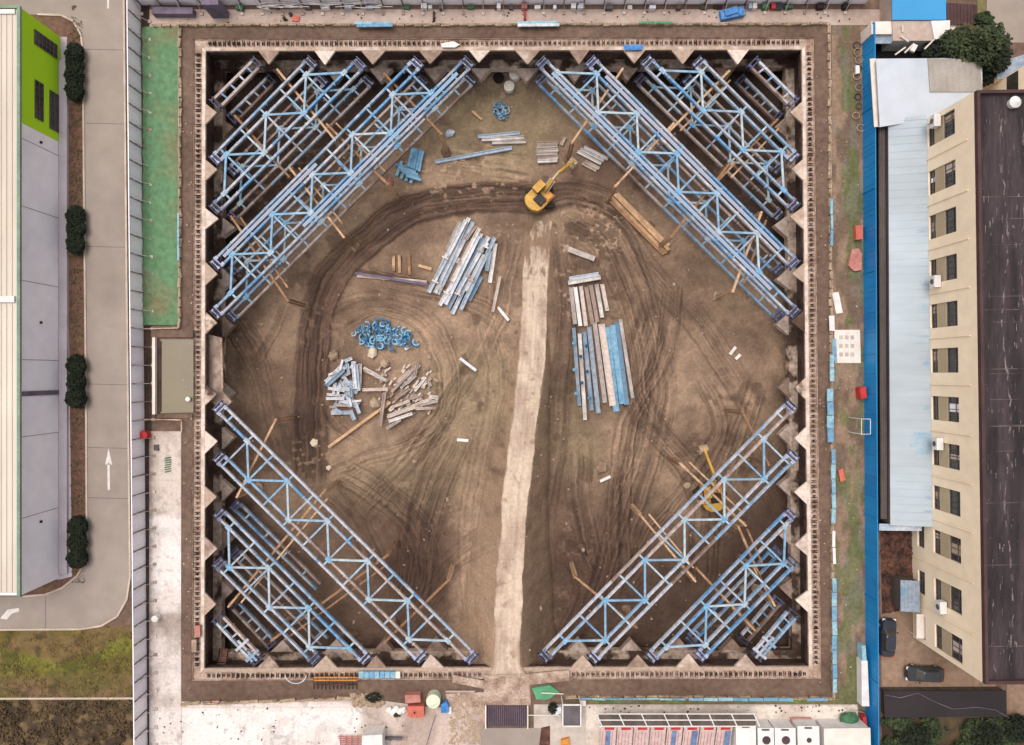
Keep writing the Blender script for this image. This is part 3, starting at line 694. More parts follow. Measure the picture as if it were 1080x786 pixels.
# ------------------------------------------------------------------ struts
ZU, ZL = -.95, -5.95
def Lw(p, z=ZU):
    q = W(p[0], p[1], ZU); return Vector((q.x, q.y, z))
def truss(label, z, Ao, Ai, Bi, Bo, node, mats=('strut_pale', 'strut_blue'), plank=None, grp='upper struts', cutB=None, ends=(True, True), only=None, braces=True, plk=None):
    """Two twin-beam chords (outer line, inner line) joined by Warren bracing with posts."""
    lines = {'Ao': Ao, 'Ai': Ai, 'Bi': Bi, 'Bo': Bo}
    w = {k: (Lw(v[0], z), Lw(v[1], z)) for k, v in lines.items()}
    c = (w['Ai'][0] + w['Bi'][1]) / 2
    t = thing('strut_truss', label, 'steel strut', (c.x, c.y, z - .4), grp)
    keys = only or ('Ao', 'Ai', 'Bi', 'Bo')
    u = (w['Ai'][1] - w['Ai'][0]).normalized(); v = Vector((-u.y, u.x, 0))
    if (w['Bi'][0] - w['Ai'][0]).dot(v) < 0: v = -v
    # inset the ends for the jacks
    for k in keys:
        p, q = w[k]
        p2, q2 = p + u * .7, q - u * .7
        # each chord is three spliced lengths with paint of its own
        n = 3 if (q2 - p2).length > 18 else (2 if (q2 - p2).length > 9 else 1)
        cuts = [0] + sorted(U(.2, .8) for _ in range(n - 1)) + [1]
        for s0, s1 in zip(cuts[:-1], cuts[1:]):
            M().ibeam(p2 + (q2 - p2) * s0, p2 + (q2 - p2) * s1 - u * .03, .29, .42, .045).build('chord', rnd.choice(mats), t)
        for s0 in np.arange(3.0, (q2 - p2).length - 1, 6.0): M().box(p2 + u * s0, (.1, .4, .48), math.atan2(u.y, u.x)).build('splice_plate', 'gusset_cyan', t)
    a0 = w['Ai'][0]; LA = (w['Ai'][1] - a0).length
    s0 = (Lw(node, z) - a0).dot(u)
    hp = 3.5
    dA = (w['Bi'][0] - w['Bi'][1]).length
    sB = (w['Bi'][0] - a0).dot(u); sB1 = (w['Bi'][1] - a0).dot(u)
    def onA(s): return a0 + u * s
    def interp(key, s):
        p, q = w[key]; tt = (s - (p - a0).dot(u)) / ((q - p).dot(u)); return p + (q - p) * tt
    ns = []
    k = -12
    while k < 30:
        s = s0 + k * hp
        if max(0, min(sB, sB1)) < 99 and s > min(0, sB) + 1.2 and s < max(LA, sB1) - 1.2: ns.append((k, s))
        k += 1
    def inA(s): return 1.0 < s < LA - 1.0
    def inB(s): return sB + 1.0 < s < sB1 - 1.0
    dz = Vector((0, 0, .16))
    if braces:
        prev = None
        for k, s in ns:
            key = 'Ai' if k % 2 == 0 else 'Bi'
            ok = inA(s) if key == 'Ai' else inB(s)
            if ok:
                p = interp(key, s); M().box(p + Vector((0, 0, .235)), (.8, .55, .04), math.atan2(u.y, u.x)).build('gusset_plate', 'gusset_cyan', t)
                if inA(s) and inB(s):
                    M().beam(interp('Ai', s) + v * .1, interp('Bi', s) - v * .1, .22, .24).build('brace', rnd.choice(['brace_blue', 'brace_blue', 'strut_blue']), t)
                if prev and (s - prev[1]) < hp * 1.2:
                    M().beam(prev[0] + dz * .9, p + dz * .9, .25, .2).build('brace', 'brace_blue', t)
                prev = (p, s)
    for k, s in ns:
        for (x, y, fn) in (('Ao', 'Ai', inA), ('Bi', 'Bo', inB)):
            if x in keys and y in keys and fn(s):
                M().beam(interp(x, s), interp(y, s), .22, .3).build('batten', 'brace_blue', t)
    # jacks and end frames
    for (x, y) in (('Ao', 'Ai'), ('Bi', 'Bo')):
        if x not in keys or y not in keys: continue
        for e in (0, 1):
            if not ends[e]: continue
            p, q = w[x][e], w[y][e]; d = u if e == 0 else -u
            m2 = (p + q) / 2; side_ = (q - p).normalized(); jm = M(); ang = math.atan2(d.y, d.x)
            half = (q - p).length / 2 + .3
            jm.box(m2 + d * .62, (.1, half * 1.8, .62), ang); jm.box(m2 + d * .08, (.12, half * 1.9, .72), ang)
            jl = M()
            for sg in (p, q):
                jm.cyl(sg + d * .08 + Vector((0, 0, .05)), sg + d * .62 + Vector((0, 0, .05)), .17, 8)
                jl.box(sg + d * .35 + Vector((0, 0, .25)), (.3, .26, .14), ang)
                jl.box(sg + d * 1.0 + Vector((0, 0, .24)), (.5, .42, .1), ang)
            jl.box(m2 + d * .35 + Vector((0, 0, .2)), (.16, half * 1.6, .12), ang)
            jl.box(m2 + d * .85 + Vector((0, 0, .3)), (.14, half * 1.9, .08), ang)
            jm.build('jack_frame', 'jack_paint', t); jl.build('jack', 'jack_pale', t)
    if plk:
        for (x, y, f0, f1) in plk:
            p = (w[x][0] + w[y][0]) / 2; q = (w[x][1] + w[y][1]) / 2; d = q - p
            M().beam(p + d * f0 + Vector((0, 0, .25)), p + d * f1 + Vector((0, 0, .25)), .42, .05).build('walkway_plank', 'plank', t)
    return t
def short_strut(label, z, Ao, Ai, grp, jogs=1):
    p0, p1 = Lw(Ao[0], z), Lw(Ao[1], z); q0, q1 = Lw(Ai[0], z), Lw(Ai[1], z)
    c = (p0 + q1) / 2; t = thing('short_strut', label, 'steel strut', (c.x, c.y, z - .4), grp)
    u = (p1 - p0).normalized(); ang = math.atan2(u.y, u.x)
    for a, b in ((p0, p1), (q0, q1)):
        M().ibeam(a + u * .6, b - u * .6, .32, .42, .045).build('chord', rnd.choice(['strut_pale', 'strut_rust']), t)
    L = (p1 - p0).length
    for f in (.22, .42, .62, .8):
        M().beam(p0 + (p1 - p0) * f, q0 + (q1 - q0) * f, .22, .3).build('batten', rnd.choice(['strut_blue', 'strut_pale']), t)
    if 'bottom' in label and z > -3:
        v_ = (q0 - p0).normalized()
        for f in ((.62, .86) if 'left' in label else (.1, .34)):
            m2 = (p0 + q0) / 2 + (p1 - p0) * f + Vector((0, 0, .3))
            M().box(m2, (.35, 2.1, .14), ang).box(m2 + u * .05, (1.6, .3, .16), ang).build('cross_bracket', 'strut_pale', t)
    for e, d in ((0, u), (1, -u)):
        a, b = (p0, q0) if e == 0 else (p1, q1); m2 = (a + b) / 2; jm = M(); hw = (b - a).length + .6
        jm.box(m2 + d * .55, (.12, hw, .62), math.atan2(d.y, d.x)); jm.box(m2 + d * .08, (.14, hw, .7), math.atan2(d.y, d.x))
        for sg in (a, b): jm.cyl(sg + d * .1, sg + d * .5, .18, 8); jm.box(sg + d * .35 + Vector((0, 0, .25)), (.35, .3, .14), math.atan2(d.y, d.x))
        jm.build('jack_frame', 'jack_paint', t)
    return t

SP = ('strut_pale', 'strut_blue', 'strut_blue'); SB = ('strut_blue', 'strut_blue', 'strut_pale'); SR = ('strut_rust', 'strut_pale')
TL3 = dict(Ao=((222.6, 278.7), (438.2, 62.3)), Ai=((229.4, 285), (447, 68)), Bi=((223, 329.8), (492, 61.3)), Bo=((229, 336.5), (500, 67.9)), node=(413, 99.2))
TL2 = dict(Ao=((222.2, 168), (327.5, 60.8)), Ai=((229, 174), (335, 68)), Bi=((222, 219.6), (378, 62.5)), Bo=((229, 226), (386.5, 69.2)), node=(323, 79.5))
TR3 = dict(Ao=((624.6, 60.5), (842.3, 277.4)), Ai=((617.6, 67.3), (835.3, 283.8)), Bi=((572.3, 61), (842.6, 329)), Bo=((565.5, 67.5), (836.2, 335.8)), node=(671.4, 120.5))
TR2 = dict(Ao=((736.6, 60.8), (842.3, 166)), Ai=((729.4, 67.4), (835.1, 172)), Bi=((683, 60), (842.3, 216.8)), Bo=((676, 67.3), (836, 223.7)), node=(780.9, 119))
BL3 = dict(Ao=((232.5, 423.8), (503.4, 692)), Ai=((226, 430.2), (497, 700)), Bi=((233, 476.7), (450, 692)), Bo=((226, 483.2), (443.5, 699)), node=(304.2, 506.5))
BL2 = dict(Ao=((233, 535.5), (391.5, 693.5)), Ai=((226.5, 541.6), (385.5, 700.5)), Bi=((232.5, 588), (338.8, 693.8)), Bo=((225.5, 594.2), (332, 700.8)), node=(283.6, 599))
BR3 = dict(Ao=((568.6, 691.2), (832.4, 422.2)), Ai=((574.2, 698), (839, 428.4)), Bi=((620.4, 693), (834.8, 475.2)), Bo=((626, 699), (841.3, 481)), node=(637.9, 632.8))
BR2 = dict(Ao=((681.4, 691.6), (832.6, 536.5)), Ai=((687, 698.4), (838.8, 542.6)), Bi=((732.8, 690.5), (834, 586)), Bo=((738.6, 697), (841.2, 592.5)), node=(743.5, 638.2))
truss('longest upper strut truss of the top left corner, faded blue, facing the pit centre', ZU, **TL3, mats=SP, plk=[('Ao', 'Ai', .05, .5), ('Bi', 'Bo', .35, .95)])
truss('middle upper strut truss of the top left corner, blue, between short strut and longest truss', ZU, **TL2, mats=SP)
truss('longest upper strut truss of the top right corner, bright blue with plank walkways', ZU, **TR3, mats=SB, plk=[('Ao', 'Ai', .08, .92), ('Bi', 'Bo', .05, .9)])
truss('middle upper strut truss of the top right corner, blue, beside the shorter grey strut', ZU, **TR2, mats=SP)
truss('longest upper strut truss of the bottom left corner, pink grey chords', ZU, **BL3, mats=('strut_pale', 'strut_rust', 'strut_blue'))
truss('middle upper strut truss of the bottom left corner, pale blue, over lower steel', ZU, **BL2, mats=SP)
truss('longest upper strut truss of the bottom right corner, whitish, above a yellow excavator', ZU, **BR3, mats=('strut_pale', 'strut_pale', 'strut_rust'))
truss('middle upper strut truss of the bottom right corner, bright blue', ZU, **BR2, mats=SP)
for lab, d, mt in (('top left corner, longest', TL3, SR), ('top left corner, middle', TL2, SR), ('top right corner, longest', TR3, SR), ('top right corner, middle', TR2, SR)):
    truss('dull lower level strut truss hanging beneath the upper one, %s' % lab, ZL, **d, mats=mt + (('strut_blue',) if 'longest' in lab else ()), grp='lower struts')
# the half dismantled lower struts at the bottom corners
d = dict(BL2); d['Ao'] = ((233, 535.5), (331, 633)); d['Ai'] = ((226.5, 541.6), (326, 639)); 
truss('partly dismantled lower strut in the bottom left corner with cut end', ZL, **d, mats=('strut_rust', 'strut_blue'), grp='lower struts', braces=False, ends=(True, False))
truss('single bright blue lower twin beam in the bottom right corner', ZL, **BR2, mats=('strut_blue',), grp='lower struts', braces=False, only=('Bi', 'Bo'))
S = [('top left', ((222.4, 108.6), (269.9, 61.8)), ((231, 115), (276.6, 68.7))), ('top right', ((796.6, 62.2), (841.2, 106.8)), ((788.5, 68.5), (833.6, 113))),
     ('bottom left', ((232.5, 647), (277, 694.2)), ((225, 653), (270.2, 701))), ('bottom right', ((793, 689.5), (834, 641)), ((799.4, 696.5), (841.6, 648)))]
for nm, A, B in S:
    short_strut('short upper corner strut of twin beams in the %s corner' % nm, ZU, A, B, 'short corner struts')
    short_strut('short lower corner strut under the upper one in the %s corner' % nm, ZL, A, B, 'short corner struts')

# ------------------------------------------------------------------ cross joists with columns under the struts
JO = [((245.5, 120), (304, 186), 'between the short strut and middle truss, top left'), ((303.5, 175), (362, 250), 'under the longest truss, top left'), ((290.5, 71), (352, 146), 'beneath the middle truss near the top wall, left'),
      ((343, 129), (409, 194), 'ending near the bright blue bundle, top left'), ((404, 75.5), (466, 141), 'beneath the longest truss near the top wall, left'), ((241.6, 226.8), (303, 318), 'below the longest truss near the left wall'),
      ((658, 70), (603, 150), 'beneath the longest truss near the top wall, right'), ((771, 72.5), (704, 140), 'beneath the middle truss near the top wall, right'), ((712, 128), (649, 196), 'by the timber stack, top right'),
      ((822, 124), (758, 190), 'under the middle truss near the right wall'), ((772, 170), (708, 250), 'top right, right of the timber stack'), ((805, 222), (774, 308), 'near the right wall ending above the pit centre side'),
      ((290, 442), (247.7, 526), 'crossing the longest truss at its left end, bottom left'), ((342.4, 517), (238.6, 642), 'crossing three struts in the bottom left corner'),
      ((474, 612), (404, 680), 'at the lower end of the longest truss, bottom left'), ((409, 586), (284, 678), 'across the middle of the bottom left struts'),
      ((606, 609), (673, 664), 'at the lower end of the longest truss, bottom right'), ((718, 489), (788.5, 556), 'passing the excavator under the truss, bottom right'),
      ((784, 434), (813, 492), 'near the right wall, upper end of bottom right truss'), ((675, 543), (735, 615), 'below the middle of the bottom right truss'), ((735, 600), (798, 667), 'across the middle truss, bottom right'),
      ((780, 556), (804, 612), 'between the two bottom right trusses'), ((797, 600), (819, 641), 'beside the short strut, bottom right')]
for n_, (a, b, where) in enumerate(JO):
    zj = -1.55
    p, q = Lw(a, zj), Lw(b, zj); c = (p + q) / 2; fz_ = floor_z(c.x, c.y)
    t = thing('cross_joist', 'ochre steel cross joist on columns, ' + where, 'steel joist', (c.x, c.y, fz_), 'cross joists under the struts')
    u = (q - p).normalized(); v = Vector((-u.y, u.x, 0))
    M().ibeam(p, q, .26, .34, .04).build('joist', 'ochre_steel', t)
    if n_ % 2 == 1: M().ibeam(p + v * .9 + u * .8, q + v * .9 - u * 1.5, .2, .3, .04).build('joist', 'ochre_steel', t)
    for e in (p + u * .25, q - u * .25):
        cm = M(); fz2 = floor_z(e.x, e.y) - .2; r = .2
        for sx in (-r, r):
            for sy in (-r, r): cm.beam(e + Vector((sx, sy, -.18)), Vector((e.x + sx, e.y + sy, fz2)), .08, .08)
        zz = zj - .4; k = 0
        while zz > fz2 + .8:
            for s1, s2 in (((-r, -r), (r, -r)), ((r, -r), (r, r)), ((r, r), (-r, r)), ((-r, r), (-r, -r))):
                cm.beam((e.x + s1[0], e.y + s1[1], zz), (e.x + s2[0], e.y + s2[1], zz - .6), .05, .05)
            zz -= .6; k += 1
        cm.build('column', 'ochre_steel', t)
    # clod heap where the column enters the ground
    M().rock((q.x - u.x * .25, q.y - u.y * .25, floor_z(q.x, q.y) + .1), .7).build('footing', 'clod', t)
# ------------------------------------------------------------------ steel lying on the pit floor
def lie(a, b, w, h, m, name, label, cat, group, lift=0., sec='i', zf=ZF):
    p = W(a[0], a[1], ZF + .4); q = W(b[0], b[1], ZF + .4)
    mid = (p + q) / 2; z = max(floor_z(p.x, p.y), floor_z(q.x, q.y), floor_z(mid.x, mid.y)) + h / 2 + lift
    z = min(z, ZF + 1.4 + lift)
    p = Vector((p.x, p.y, z + U(-.02, .02))); q = Vector((q.x, q.y, z + U(-.02, .02)))
    mm_ = M()
    if sec == 'i' and w > .3:      # H section lying on its side: two flange edges and a sunk web
        a_, b_ = w / 2, h / 2
        mm_.section(p, q, [(-a_, -b_), (-a_ + .09, -b_), (-a_ + .09, -.03), (a_ - .09, -.03), (a_ - .09, -b_), (a_, -b_), (a_, b_), (a_ - .09, b_), (a_ - .09, b_ - .16), (-a_ + .09, b_ - .16), (-a_ + .09, b_), (-a_, b_)])
        L = (q - p).length; u = (q - p).normalized()
        for s in np.arange(.05, L, 3.2): mm_.box(p + u * s, (.07, w - .02, h * .97), math.atan2(u.y, u.x))
    elif sec == 'i':
        mm_.ibeam(p, q, w, h, .06)
        L = (q - p).length; u = (q - p).normalized()
        if L > 5:
            for s in (.1, L - .1): mm_.box(p + u * s, (.06, w * 1.02, h * 1.02), math.atan2(u.y, u.x))
    elif sec == 'b': mm_.beam(p, q, w, h)
    else: mm_.cyl(p, q, w / 2, 8)
    return tag(mm_.build(name, m), label, cat, group)

off = (445, 225); k = 7.145
P1 = [((355, 35), (100, 600), 'steel_lilac'), ((335, 60), (55, 600), 'steel_lilac'), ((385, 65), (120, 610), 'steel_lilac'), ((290, 70), (190, 290), 'steel_grey'), ((405, 95), (330, 200), 'steel_brown'),
      ((435, 120), (230, 520), 'steel_grey'), ((450, 155), (135, 695), 'steel_lilac'), ((430, 180), (180, 690), 'steel_lilac'), ((465, 190), (200, 720), 'steel_blue'), ((505, 185), (270, 600), 'steel_lilac'),
      ((480, 230), (230, 760), 'steel_lilac'), ((550, 190), (295, 730), 'steel_lilac'), ((555, 230), (512, 525), 'steel_grey'), ((515, 290), (490, 440), 'steel_blue'), ((450, 480), (355, 660), 'steel_blue'),
      ((590, 480), (535, 745), 'steel_brown'), ((230, 210), (90, 520), 'steel_lilac'), ((470, 320), (330, 590), 'steel_grey')]
for i, (a, b, m) in enumerate(P1):
    a, b = Zm(off, [a, b], k)
    lie(a, b, .52 if i < 15 else .35, .5, m, 'steel_beam', 'steel beam in the slanting pile of pale blue and grey beams left of the ramp', 'steel beam', 'beams of the slanting pile', lift=(i % 2) * .52)
for c in [(175, 335), (265, 370), (440, 280), (370, 505), (345, 470), (100, 515), (185, 600), (270, 610), (130, 570), (480, 255)]:
    a = Zm(off, [c], k)[0]; p = W(a[0], a[1], ZF + 1.4)
    tag(M().box(p, (.9, .18, .2), -.45).box(p + Vector((.2, .3, .05)), (.3, .5, .15), -.45).build('clamp_plate', 'steel_grey'), 'small pale clamp lying across the slanting beam pile', 'clamp', 'clamps on the slanting pile')
# right-hand stack
SC = ['steel_blue', 'steel_grey', 'steel_blue', 'steel_blue', 'steel_grey', 'steel_brown', 'bright_blue', 'bright_blue', 'steel_blue', 'steel_grey']
tops = [(605, 346), (611, 352), (616, 350), (621, 345), (627, 340), (634, 342), (640, 345), (645.5, 343), (650, 340), (654, 337)]
bots = [(611, 428), (617, 443), (624, 433), (631, 436), (638, 425), (646, 428), (650, 434), (656, 426), (661, 427), (667, 420)]
wd = [.45, .5, .55, .6, .6, .9, .85, .75, .7, .45]
for i in range(10):
    lie(tops[i], bots[i], wd[i] * .95, .5, SC[i], 'steel_beam', 'long beam in the lower fan of blue and grey steel right of the ramp', 'steel beam', 'beams of the fan stack', lift=.12 * (i % 2))
for i, (a, b) in enumerate([((602, 303), (606.5, 342)), ((606.5, 303), (612, 344)), ((612.5, 302), (618, 344)), ((618, 303), (625, 342)), ((623, 301), (630, 340)), ((629, 300), (635, 335)), ((635, 300), (640.5, 328))]):
    lie(a, b, .5, .5, ['steel_grey', 'white', 'steel_brown', 'steel_brown', 'steel_brown', 'steel_grey', 'steel_brown'][i], 'steel_beam', 'shorter rusty grey beam above the blue fan, right of the ramp', 'steel beam', 'short beams above the fan stack', lift=.05 * i % .1)
lie((599, 299), (633, 293), .55, .5, 'steel_grey', 'steel_beam', 'grey beam laid crosswise over the short beam stack, lower of two', 'steel beam', None, lift=.5)
lie((600, 294.5), (631, 289.5), .45, .5, 'steel_lilac', 'steel_beam', 'grey beam laid crosswise over the short beam stack, upper of two', 'steel beam', None, lift=.55)
lie((599.5, 263), (627, 273.5), .7, .5, 'steel_grey', 'steel_beam', 'single whitish beam lying alone above the right hand stack', 'steel beam', None, sec='b')
for c in [(604.5, 362), (605, 390), (607, 415), (618, 365), (619, 392), (621, 420), (612, 376), (613, 404)]:
    p = W(c[0], c[1], ZF + 1.2)
    tag(M().cyl(p, p + Vector((.12, 0, .15)), .22, 8).build('coupling', 'clamp_blue'), 'small round blue end fitting on the left beams of the fan stack', 'fitting', 'fittings on the fan stack')
# top middle steel
for a, b, w, m, l in [((459, 170.5), (540, 155.5), .5, 'steel_lilac', 'long lilac grey beam lying alone below the top wall'), ((504, 144), (548, 140), .45, 'steel_lilac', 'topmost of three thin beams below the small blue heap'),
                      ((508, 147), (553, 144.5), .45, 'steel_grey', 'middle of three thin beams below the small blue heap'), ((519, 150), (555, 149), .5, 'steel_grey', 'lowest of three thin beams below the small blue heap'),
                      ((498, 117), (508, 126), .3, 'timber', 'short pale batten left of the small blue heap')]:
    lie(a, b, w, .4, m, 'steel_beam', l, 'beam', None)
for i in range(6):
    y = 150 + i * 3.9
    lie((566 + (i > 3), y + 1), (589 - (i % 2), y), .42, .42, 'steel_grey' if i % 2 else 'steel_brown', 'steel_beam', 'short pale beam in the flat rack just above the working excavator', 'steel beam', 'short beams above the excavator', lift=.1 * (i % 2))
for i, (a, b) in enumerate([((609, 160), (634, 173)), ((612, 157.5), (637, 170)), ((616, 155.5), (641, 168)), ((614, 172), (629, 180)), ((617, 170), (632, 178)), ((592, 153), (596, 144))]):
    lie(a, b, .4, .4, 'steel_grey' if i < 3 else 'steel_brown', 'steel_beam', 'short slanting beam right of the excavator bucket, near the longest right truss', 'steel beam', 'beams beside the excavator bucket')
# timber stack
for i, (a, b) in enumerate([((645, 208), (703, 267)), ((648, 205.5), (705, 264)), ((651, 204), (706, 259)), ((644, 212), (700, 268.5))]):
    lie(a, b, .42, .35, 'timber', 'timber_beam', 'long tan timber beam in the slanting stack beside the top right truss', 'timber beam', 'timber stack', sec='b', lift=(.3 if i == 1 else 0))
# thin rails lying left
for a, b, m, l in [((374, 288), (451, 300), 'purple_grey', 'upper thin rail lying across the track loop'), ((376, 291), (450, 297), 'steel_brown', 'lower thin rail lying across the track loop'),
                   ((421, 269), (421.5, 288), 'timber', 'upright pale board among brown boards left of the slanting pile'), ((415, 270), (415, 286), 'ochre_steel', 'leftmost brown board left of the slanting pile'), ((431, 268), (432, 290), 'ochre_steel', 'rightmost brown board left of the slanting pile'),
                   ((441.5, 280), (455, 284), 'timber', 'small tan board touching the slanting pile'), ((525, 324), (536.5, 338), 'white', 'short white plank between slanting pile and ramp'), ((485, 378), (502, 391), 'steel_lilac', 'short grey blue pipe lying alone left of the ramp'),
                   ((482, 464), (494, 465), 'white', 'small white stick left of the ramp middle'), ((633, 508), (644, 503), 'white', 'small white stick right of the ramp'), ((770, 374), (776, 366), 'white', 'longer white stick near the top right truss end'), ((776, 379), (781, 374), 'white', 'shorter white stick near the top right truss end'),
                   ((347, 471.5), (412, 424), 'timber', 'long tan timber pole leaning over the scrap heap'), ((498, 395), (516, 380), 'mud_dark', 'low dark clay ridge stick left of the ramp')]:
    if 'clay' in l: continue
    lie(a, b, .38, .28, m, 'board', l, 'board', None, sec='b', lift=.5 if 'pole' in l else 0)
# scrap heap
off = (340, 330); k = 6.046
SL = [((20, 440), (130, 330)), ((25, 460), (150, 350)), ((35, 465), (145, 365)), ((120, 415), (200, 365)), ((205, 310), (218, 485)), ((225, 330), (240, 495)), ((245, 325), (238, 495)), ((45, 480), (150, 495)), ((110, 440), (225, 510)),
      ((140, 405), (205, 480)), ((100, 465), (180, 520)), ((30, 520), (150, 530)), ((35, 545), (150, 545)), ((80, 585), (190, 590)), ((60, 637), (180, 635)), ((150, 530), (235, 590)), ((190, 620), (215, 680)), ((220, 580), (245, 640)), ((150, 310), (195, 290)), ((160, 575), (230, 600)), ((120, 560), (175, 570)), ((175, 540), (190, 600))]
SRR = [((265, 350), (420, 435)), ((265, 490), (425, 485)), ((270, 365), (345, 400)), ((340, 400), (415, 430)), ((405, 510), (375, 720)), ((415, 655), (735, 530)), ((420, 665), (600, 600)), ((415, 735), (505, 680)), ((600, 610), (725, 605)), ((610, 590), (735, 560)), ((445, 505), (590, 350)), ((595, 400), (612, 300)), ((590, 500), (660, 410)), ((495, 605), (590, 515)), ((430, 690), (580, 640)),
       ((480, 440), (560, 370)), ((500, 480), (600, 400)), ((470, 545), (560, 480)), ((520, 560), (640, 520)), ((640, 480), (655, 430)), ((670, 420), (690, 470)), ((640, 365), (680, 350)), ((450, 600), (560, 560)), ((540, 430), (620, 330)), ((560, 530), (640, 560)), ((680, 530), (740, 545)), ((520, 640), (600, 600))]
for i, (a, b) in enumerate(SL):
    a, b = Zm(off, [a, b], k)
    lie(a, b, U(.32, .55), .4, rnd.choice(['steel_lilac', 'steel_grey', 'steel_blue', 'steel_lilac']), 'scrap_beam', 'bluish grey beam offcut in the left half of the scrap heap', 'scrap beam', 'offcuts in the left half of the scrap heap', lift=U(0, 1.1) * .8)
for i, (a, b) in enumerate(SRR):
    a, b = Zm(off, [a, b], k)
    lie(a, b, U(.3, .5), .35, rnd.choice(['steel_brown', 'steel_grey', 'steel_brown']), 'scrap_beam', 'pinkish grey beam offcut in the right half of the scrap heap', 'scrap beam', 'offcuts in the right half of the scrap heap', lift=U(0, 1.1) * .8)
for i in range(34):
    x, y = Zm(off, [(U(45, 220), U(350, 620))], k)[0]; a = rnd.choice([U(-.7, -.2), U(.4, 1.1), U(1.3, 1.8), U(-.1, .2)]); L = U(5, 13)
    lie((x, y), (x + L * math.cos(a), y - L * math.sin(a)), U(.25, .42), .3, rnd.choice(['steel_grey', 'steel_lilac', 'steel_grey', 'steel_blue']), 'scrap_beam', 'bluish grey beam offcut in the left half of the scrap heap', 'scrap beam', 'offcuts in the left half of the scrap heap', lift=U(0, .6))
for i in range(110):
    x, y = Zm(off, [(U(330, 690), U(350, 650))], k)[0]; a = U(.5, 1.1); L = U(2, 6)
    lie((x, y), (x + L * math.cos(a), y - L * math.sin(a)), .22, .2, 'steel_brown', 'scrap_beam', 'small pinkish offcut in the middle of the right half of the scrap heap', 'scrap beam', 'small offcuts in the scrap heap', lift=U(0, .5))
# blue ring clamps heap
off = (340, 330)
RG = M()
cl_pts = []
for i in range(112):
    while 1:
        x = U(190, 600); y = U(60, 250)
        if ((x - 385) / 165) ** 2 + ((y - 138) / 82) ** 2 < 1 and not (x > 500 and y < 110): break
    cl_pts.append((x, y))
cl_pts += [(200, 130), (590, 190), (445, 250), (540, 195), (600, 185), (510, 190)]
for i, c in enumerate(cl_pts):
    x, y = Zm(off, [c], k)[0]; p = W(x, y, ZF + .5); z = floor_z(p.x, p.y) + U(.15, .8)
    m_ = M(); a0 = U(0, 6.28); r = U(.3, .52); tx = U(-.5, .5); span = U(2.4, 3.8)
    pr = []
    for j in range(8):
        a = a0 + span * j / 7; pr.append(Vector((p.x + r * math.cos(a), p.y + r * math.sin(a), z + tx * math.sin(a) * r)))
    for q0, q1 in zip(pr[:-1], pr[1:]): m_.beam(q0, q1, .17, .16)
    tag(m_.build('ring_clamp', 'clamp_blue'), 'curved blue clamp half in the bright blue heap above the scrap heap', 'clamp', 'blue clamps in the large heap')
for i in range(30):
    a = U(0, 6.28); r = U(0, 1) ** .6; p = W(528 + 9 * r * math.cos(a), 116 + 8 * r * math.sin(a), ZF + .3); z = floor_z(p.x, p.y) + U(.1, .5)
    m_ = M(); a0 = U(0, 6.28); pr = [Vector((p.x + .4 * math.cos(a0 + .5 * j), p.y + .4 * math.sin(a0 + .5 * j), z + .03 * j)) for j in range(6)]
    for q0, q1 in zip(pr[:-1], pr[1:]): m_.beam(q0, q1, .16, .14)
    tag(m_.build('ring_clamp', 'steel_blue' if i % 2 else 'clamp_blue'), 'curved grey blue clamp half in the small heap near the top wall', 'clamp', 'clamps in the small heap')
# bright blue bundle by the longest top left truss
for i in range(5):
    lie((436 + i * 2.6, 157 + i * .8), (431 + i * 2.8, 177 + i * 1.2), .34, .5, 'bright_blue', 'steel_plank', 'bright blue steel plank in the upper block of the bundle by the top left truss', 'steel plank', 'planks of the bright blue bundle, upper block', sec='b', lift=.4)
for i in range(5):
    lie((417 + i * 3, 174 + i * 3.2), (437 + i * 2, 178 + i * 3.4), .34, .5, 'bright_blue', 'steel_plank', 'bright blue steel plank in the lower block of the bundle by the top left truss', 'steel plank', 'planks of the bright blue bundle, lower block', sec='b', lift=.15 * i)
for i in range(4):
    lie((418 + i * 5, 186 + i * 2.5), (424 + i * 4.6, 170 + i * 4), .4, .4, 'bright_blue', 'steel_plank', 'bright blue steel plank lying loose across the lower end of the bundle', 'steel plank', 'loose bright blue planks', sec='b')
# concrete lumps, barrels
for c, r, m, l in [((393, 371), .75, 'stone', 'pale pinkish block just below the blue clamp heap, left one'), ((405.5, 384), .85, 'stone', 'cream block in the middle above the scrap heap'), ((396, 426), .9, 'stone', 'cream block half under the tan pole'),
                   ((352, 375), .8, 'clod', 'tan lump beside the upper left of the scrap heap'), ((635, 494), .9, 'clod', 'pale mound of clay right of the ramp'), ((331, 468), .6, 'stone', 'pale chunk on the dark track left'), ((346, 494), .4, 'stone', 'white scrap below the dark track'),
                   ((411, 192), .7, 'pinkbox', 'pinkish lump at the foot of the longest top left truss'), ((474, 140), .6, 'steel_lilac', 'lilac plastic bag near the inner end of the top left joist'),
                   ((429, 367), .35, 'white', 'small white bag right of the clamp heap'), ((738, 530), .5, 'stone', 'pale stone below the bottom right excavator'), ((726, 513), .5, 'stone', 'pale stone left of the bottom right excavator')]:
    p = W(c[0], c[1], ZF + .3); z = floor_z(p.x, p.y)
    tag(M().rock((p.x, p.y, z + r * .35), r, .8).build('concrete_lump' if m == 'stone' else 'lump', m), l, 'lump')
